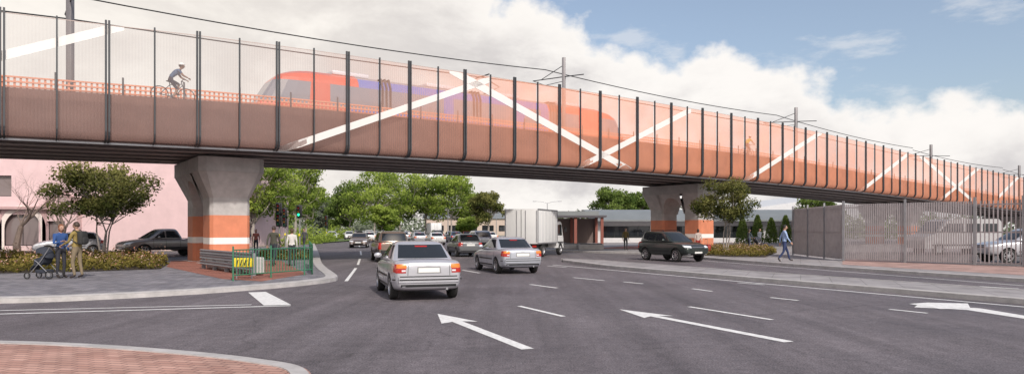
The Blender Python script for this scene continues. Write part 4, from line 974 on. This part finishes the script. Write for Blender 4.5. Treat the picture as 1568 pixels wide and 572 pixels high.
facade(mb,(-70,52.5,.1),(1,0,0),45.6,8.6,[(21.5,25,.4,2.8),(26,29.8,.4,2.8),(30.8,33.6,.4,2.8),(18,20.5,4.2,5.8),(24,26.5,4.2,5.8),(29,31.5,4.2,5.8),(34.2,35.6,.1,2.3),(5,9,.4,2.8),(11,15,.4,2.8)],PINK,.3,PGL)
facade(mb,(-24.4,52.5,.1),(0,1,0),22,8.6,[(4,6,1,2.6),(10,12,1,2.6)],PINK,.2,PGL)
mb.add([(-70,52.5,8.7),(-24.4,52.5,8.7),(-24.4,74.5,8.7),(-70,74.5,8.7)],[[0,1,2,3]],CONC); mb.box((-47.2,52.4,8.7),(45.8,.3,.25),PINKD)
for k,(cx,w,h) in enumerate(((-46,2.2,4.2),(-41.8,2.6,5.0),(-37.6,1.8,3.6),(-34.6,1.5,4.6))):
    N=16; pts=[(cx-w,.2)]+[(cx-w*math.cos(math.pi*i/N),h-w+w*math.sin(math.pi*i/N)) for i in range(N+1)]+[(cx+w,.2)]
    w2=w*.78; pin=[(cx-w2,.2)]+[(cx-w2*math.cos(math.pi*i/N),h-w+w2*math.sin(math.pi*i/N)) for i in range(N+1)]+[(cx+w2,.2)]
    n=len(pts); vs=[(x,52.44,z) for x,z in pts]+[(x,52.44,z) for x,z in pin]+[(x,52.5,z) for x,z in pts]
    mb.add(vs,[[i,i+1,n+i+1,n+i] for i in range(n-1)]+[[i,2*n+i,2*n+i+1,i+1] for i in range(n-1)],PINKD if k%2 else mat('pale_arch',(.75,.66,.62),.8))
mb.box((-39.5,52.3,3.4),(14,.5,.2),PINKD); mb.build('walls',parent=e)
e=empty('station_shop'); mb=MB(); WR=mat('shop_wall',(.60,.59,.60),.7,var=.06); RF=mat('shop_roof',(.20,.215,.22),.5,var=.1,scale=.5); TIM=mat('shop_columns',(.22,.07,.05),.6)
facade(mb,(10.4,86,.1),(1,0,0),27,2.9,[(1,7,.6,2.1),(8,14,.6,2.1),(15,21,.6,2.1),(22,26,.6,2.1)],WR,.2)
vs=[];N=14
for i in range(N+1):
    t=i/N; y=84.6+t*10; z=2.95+1.5*math.sin(min(1,t*1.15)*math.pi/2); vs+=[(9.6,y,z),(38,y,z),(9.6,y,z-.18),(38,y,z-.18)]
mb.add(vs,[[4*i,4*i+1,4*i+5,4*i+4] for i in range(N)]+[[4*i+2,4*i+6,4*i+7,4*i+3] for i in range(N)]+[[4*i,4*i+4,4*i+6,4*i+2] for i in range(N)]+[[0,2,3,1]],RF,True)
mb.box((7.3,80,3.25),(6.8,6,.22),mat('canopy_dark',(.085,.08,.09),.6)); mb.box((7.3,80,3.6),(5.2,4.4,.5),RF)
for x in (4.4,7.2,10.2):
    for y in (77.4,82.6): mb.box((x,y,1.65),(.32,.32,3.1),TIM)
mb.box((7.3,83,1.6),(6,.2,3),mat('canopy_back',(.16,.12,.11),.7)); mb.build('body',parent=e)
mb=MB()
facade(mb,(36,108,.1),(1,0,0),16,4.6,[(1,4.5,2.6,3.8),(6,9.5,2.6,3.8),(11,14.5,2.6,3.8)],mat('white_wall',(.70,.70,.71),.7,var=.05),.15)
mb.add([(35.5,107.6,4.6),(52.5,107.6,4.6),(52.5,120,8.0),(35.5,120,5.6),(35.5,107.6,4.75),(52.5,107.6,7.2)],[[0,1,5,4],[4,5,2,3]],mat('white_roof',(.6,.61,.63),.5,var=.06))
mb.build('white_building')
mb=MB(); facade(mb,(-26,205,0),(1,0,0),30,5,[(2+5*k,5.5+5*k,1.2,3) for k in range(5)],mat('tan_wall',(.50,.40,.35),.8,var=.08),.2); mb.add([(-27,204.5,5),(5,204.5,5),(5,212,7.2),(-27,212,7.2)],[[0,1,2,3]],RF); mb.build('low_shop_building')
mb=MB(); facade(mb,(60,60,0),(1,.3,0),30,5,[(2+5*k,5.5+5*k,1.2,3) for k in range(5)],MATS['white_wall'],.2); mb.add([(59.5,59.5,5.1),(89.5,68.5,5.1),(88,76,6.5),(58,67,6.5)],[[0,1,2,3]],RF); mb.build('warehouse')
mb=MB()
for u,v,l in ((880,383.5,2.2),(905,384,2.0),(850,381,2)):
    x,y=gp(u,v); mb.box((x,y,.34),(l,.6,.44),CONC,bev=.04); mb.box((x,y,.59),(l*.9,.5,.05),DARK)
mb.build('concrete_bench')
FEN=mat('fence_steel',(.36,.325,.335),.5,metal=.15,var=.15,scale=3)
mb=MB(); fl=[Vector(gp(1215,393)),Vector(gp(1292,402.5)),Vector(gp(1493,409.5)),Vector(gp(1568,412.5)),Vector(gp(1800,424)),Vector(gp(2100,440))]
for i in range(len(fl)-1):
    a,b=fl[i],fl[i+1]; d=b-a; L=d.length; ang=math.atan2(d.y,d.x); gate=(i==2)
    M=Matrix.Translation((a.x,a.y,.13))@Matrix.Rotation(ang,4,'Z'); sp=.10 if not gate else .17
    x=.05
    while x<L: mb.box((x,0,1.5),(.066 if not gate else .045,.03,2.85),FEN,M); x+=sp
    for z in (.12,1.5,2.75): mb.box((L/2,.035,z),(L,.04,.06),FEN,M)
    np_=max(1,round(L/2.6))
    for k in range(np_+1): mb.box((L*k/np_,-.03,1.55),(.09,.09,3.1),GSTEEL,M)
mb.build('security_fence')
GRN=mat('green_paint',(.04,.16,.09),.5); mb=MB()
def pf(a,b):
    a=Vector((*a,.12));b=Vector((*b,.12));L=(b-a).length
    for z in (.18,.98): mb.tube([a+Vector((0,0,z)),b+Vector((0,0,z))],.022,GRN,6)
    n=int(L/.13)
    for k in range(n+1):
        p=a+(b-a)*k/n; r=.014
        if k%12==0 or k==n: mb.tube([p,p+Vector((0,0,1.1))],.03,GRN,8)
        else: mb.tube([p+Vector((0,0,.18)),p+Vector((0,0,.98))],r,GRN,5)
pf(gp(357,435.5),gp(478,424.5)); pf(gp(478,424.5),gp(474,409)); mb.build('pedestrian_guardrail')
mb=MB(); a=Vector((*gp(312,415),.12)); b=Vector((*gp(388,427),.12)); d=(b-a); L=d.length; M=Matrix.Translation(a)@Matrix.Rotation(math.atan2(d.y,d.x),4,'Z')
for k in range(5): mb.box((L*k/4,0,.4),(.12,.14,.8),GSTEEL,M)
for z in (.28,.52,.72):
    pr=[(-.02,-.1),(-.07,-.06),(-.02,0),(-.07,.06),(-.02,.1)]; vs=[(x_,p[0]-.08,z+p[1]) for x_ in (-.1,L+.1) for p in pr]
    mb.add(vs,[[i,i+1,i+6,i+5] for i in range(4)],GSTEEL,False,M)
mb.box((L/2,.25,.35),(L,.3,.6),CONC,M,bev=.05)
mb.build('crash_barrier')
mb=MB(); x,y=gp(374,431.5); mb.tube([(x-.25,y,.12),(x-.25,y,.6)],.025,GSTEEL,8); mb.tube([(x+.25,y,.12),(x+.25,y,.6)],.025,GSTEEL,8)
mb.box((x,y-.05,.66),(.66,.05,.30),mat('yellow_sign',(.75,.60,.03),.5),bev=.015)
for k in (-.2,-.07,.06,.19): mb.add([(x+k-.04,y-.079,.56),(x+k-.005,y-.079,.56),(x+k+.045,y-.079,.76),(x+k+.01,y-.079,.76)],[[0,1,2,3]],DARK)
mb.build('hazard_sign')
def tl(u,Y,lit,z0=.12,H=3.6,hd=0):
    mb=MB(); x=(u-784)/F*Y; P=mat('signal_pole',(.28,.28,.27),.5,metal=.3)
    mb.tube([(0,0,0),(0,0,H)],.06,P,10)
    for z in (H-.5,2.35):
        if z<2.4 and lit=='g': continue
        mb.box((0,-.12,z),(.46,.04,1.0),DARK,bev=.02); mb.box((0,-.2,z),(.26,.18,.86),DARK,bev=.02)
        for k,(nm,c) in enumerate((('red',(.25,.02,.02)),('amber',(.3,.15,.02)),('green',(.02,.9,.35)))):
            zz=z+.28-.28*k; lm=mat('lens_'+nm+('_lit' if (nm=='green' and lit=='g') else ''),c if (nm!='green' or lit=='g') else (.02,.12,.06),.3,emit=3. if (nm=='green' and lit=='g') else 0)
            M=Matrix.Translation((0,-.3,zz)); mb.lathe([(.1,0),(0,-.02)],lm,14,M); mb.lathe([(.115,0),(.125,-.16)],DARK,14,M)
    mb.box((0,-.08,1.2),(.12,.1,.2),mat('yellow_sign',(.75,.55,.03),.5),bev=.01)
    return mb.build('traffic_light',(x,Y,z0),hd)
tl(428,50,'r'); tl(459,55,'g'); tl(437,62,'r'); tl(500,95,'r')
def lamp(u,Y,H,arms):
    mb=MB(); mb.tube([(0,0,0),(0,0,H*.5),(0,0,H)],[.1,.08,.05],GSTEEL,8)
    for s in arms:
        mb.tube([(0,0,H-.1),(s*.8,0,H+.2),(s*2,0,H+.3)],[.04,.035,.03],GSTEEL,6); mb.box((s*2.3,0,H+.3),(.7,.25,.1),GSTEEL,bev=.03)
    mb.build('street_lamp',((u-784)/F*Y,Y,0))
lamp(838,125,6.6,(-1,1)); lamp(686,130,5.6,(1,)); lamp(760,180,8,(1,-1)); lamp(470,150,8,(1,))
# ---------------------------------------------------------------- sky, sun
SUN_EL=math.radians(38); SUN_AZ=math.radians(155)   # azimuth measured clockwise from +Y
w=bpy.data.worlds.new('World'); SC.world=w; w.use_nodes=True; nt=w.node_tree; L=nt.links; nt.nodes.clear()
sky=_n(nt,'ShaderNodeTexSky',sky_type='NISHITA'); sky.sun_disc=False; sky.sun_elevation=SUN_EL; sky.sun_rotation=SUN_AZ; sky.air_density=1.0; sky.dust_density=2.5; sky.ozone_density=.7
b1=_n(nt,'ShaderNodeBackground'); b1.inputs[1].default_value=.15; L.new(sky.outputs[0],b1.inputs[0])
tc=_n(nt,'ShaderNodeTexCoord'); sp=_n(nt,'ShaderNodeSeparateXYZ'); L.new(tc.outputs['Generated'],sp.inputs[0])
def mth(op,a,b=None,c=None):
    n=_n(nt,'ShaderNodeMath',operation=op)
    for i,v in enumerate((a,b,c)):
        if v is None: continue
        if isinstance(v,(int,float)): n.inputs[i].default_value=v
        else: L.new(v,n.inputs[i])
    return n.outputs[0]
def nz(scale,det,rough,off=(0,0,0),zs=1.6,dist=0.):
    mp=_n(nt,'ShaderNodeMapping'); mp.inputs['Location'].default_value=off; mp.inputs['Scale'].default_value=(1,1,zs); L.new(tc.outputs['Generated'],mp.inputs[0])
    n=_n(nt,'ShaderNodeTexNoise'); n.inputs['Scale'].default_value=scale; n.inputs['Detail'].default_value=det; n.inputs['Roughness'].default_value=rough; n.inputs['Distortion'].default_value=dist
    L.new(mp.outputs[0],n.inputs['Vector']); return n.outputs['Fac']
def rng_(v,a,b,c,d,sm=True):
    n=_n(nt,'ShaderNodeMapRange'); 
    if sm: n.interpolation_type='SMOOTHSTEP'
    for i,x in zip(('From Min','From Max','To Min','To Max'),(a,b,c,d)): n.inputs[i].default_value=x
    L.new(v,n.inputs['Value']); return n.outputs['Result']
e1=mth('SUBTRACT',mth('SUBTRACT',.325,sp.outputs['Z']),mth('MULTIPLY',sp.outputs['X'],.34))
nn=mth('MULTIPLY',mth('SUBTRACT',nz(5.0,8,.56,(.3,.1,.2),1.3),.5),.26)
edge=mth('ADD',e1,nn)
m1=rng_(edge,-.012,.020,0,1)
wisp=rng_(nz(6,8,.6,(3.1,0,1.2),3),.57,.70,.10,.42)   # thin high haze plus a few wisps
cm=mth('MAXIMUM',m1,wisp)
shade=rng_(nz(4.6,9,.62,(.3,.12,.26),1.9,.25),.38,.66,0,1)
dep=rng_(edge,.0,.10,0,1)  # rims bright, cores shaded
sh=mth('MULTIPLY',shade,dep)
mx=_n(nt,'ShaderNodeMix',data_type='RGBA'); mx.inputs[6].default_value=(1.0,.965,.93,1); mx.inputs[7].default_value=(.60,.575,.585,1); L.new(sh,mx.inputs[0])
hz=mth('MULTIPLY',rng_(sp.outputs['X'],.25,-.50,0,1),.60)
mx2=_n(nt,'ShaderNodeMix',data_type='RGBA'); L.new(hz,mx2.inputs[0]); L.new(mx.outputs[2],mx2.inputs[6]); mx2.inputs[7].default_value=(1.0,.93,.84,1)
b2=_n(nt,'ShaderNodeBackground'); b2.inputs[1].default_value=1.0; L.new(mx2.outputs[2],b2.inputs[0])
ms=_n(nt,'ShaderNodeMixShader'); L.new(cm,ms.inputs[0]); L.new(b1.outputs[0],ms.inputs[1]); L.new(b2.outputs[0],ms.inputs[2])
wo=_n(nt,'ShaderNodeOutputWorld'); L.new(ms.outputs[0],wo.inputs[0])
sd=bpy.data.lights.new('sun','SUN'); sd.energy=3.1; sd.angle=math.radians(2.0); sd.color=(1,.94,.86)
so=bpy.data.objects.new('sun',sd); SC.collection.objects.link(so)
dv=Vector((math.sin(SUN_AZ)*math.cos(SUN_EL),math.cos(SUN_AZ)*math.cos(SUN_EL),math.sin(SUN_EL)))
so.rotation_euler=dv.to_track_quat('Z','Y').to_euler()
# ---------------------------------------------------------------- camera
cd=bpy.data.cameras.new('camera'); cd.lens=24; cd.sensor_width=36; cd.clip_end=5000; cd.shift_y=.0415
co=bpy.data.objects.new('camera',cd); SC.collection.objects.link(co); co.location=(0,0,EYE); co.rotation_euler=(math.pi/2,0,0); SC.camera=co
SC.view_settings.view_transform='Standard'; SC.view_settings.look='None'; SC.view_settings.exposure=0
SC.cycles.transparent_max_bounces=14
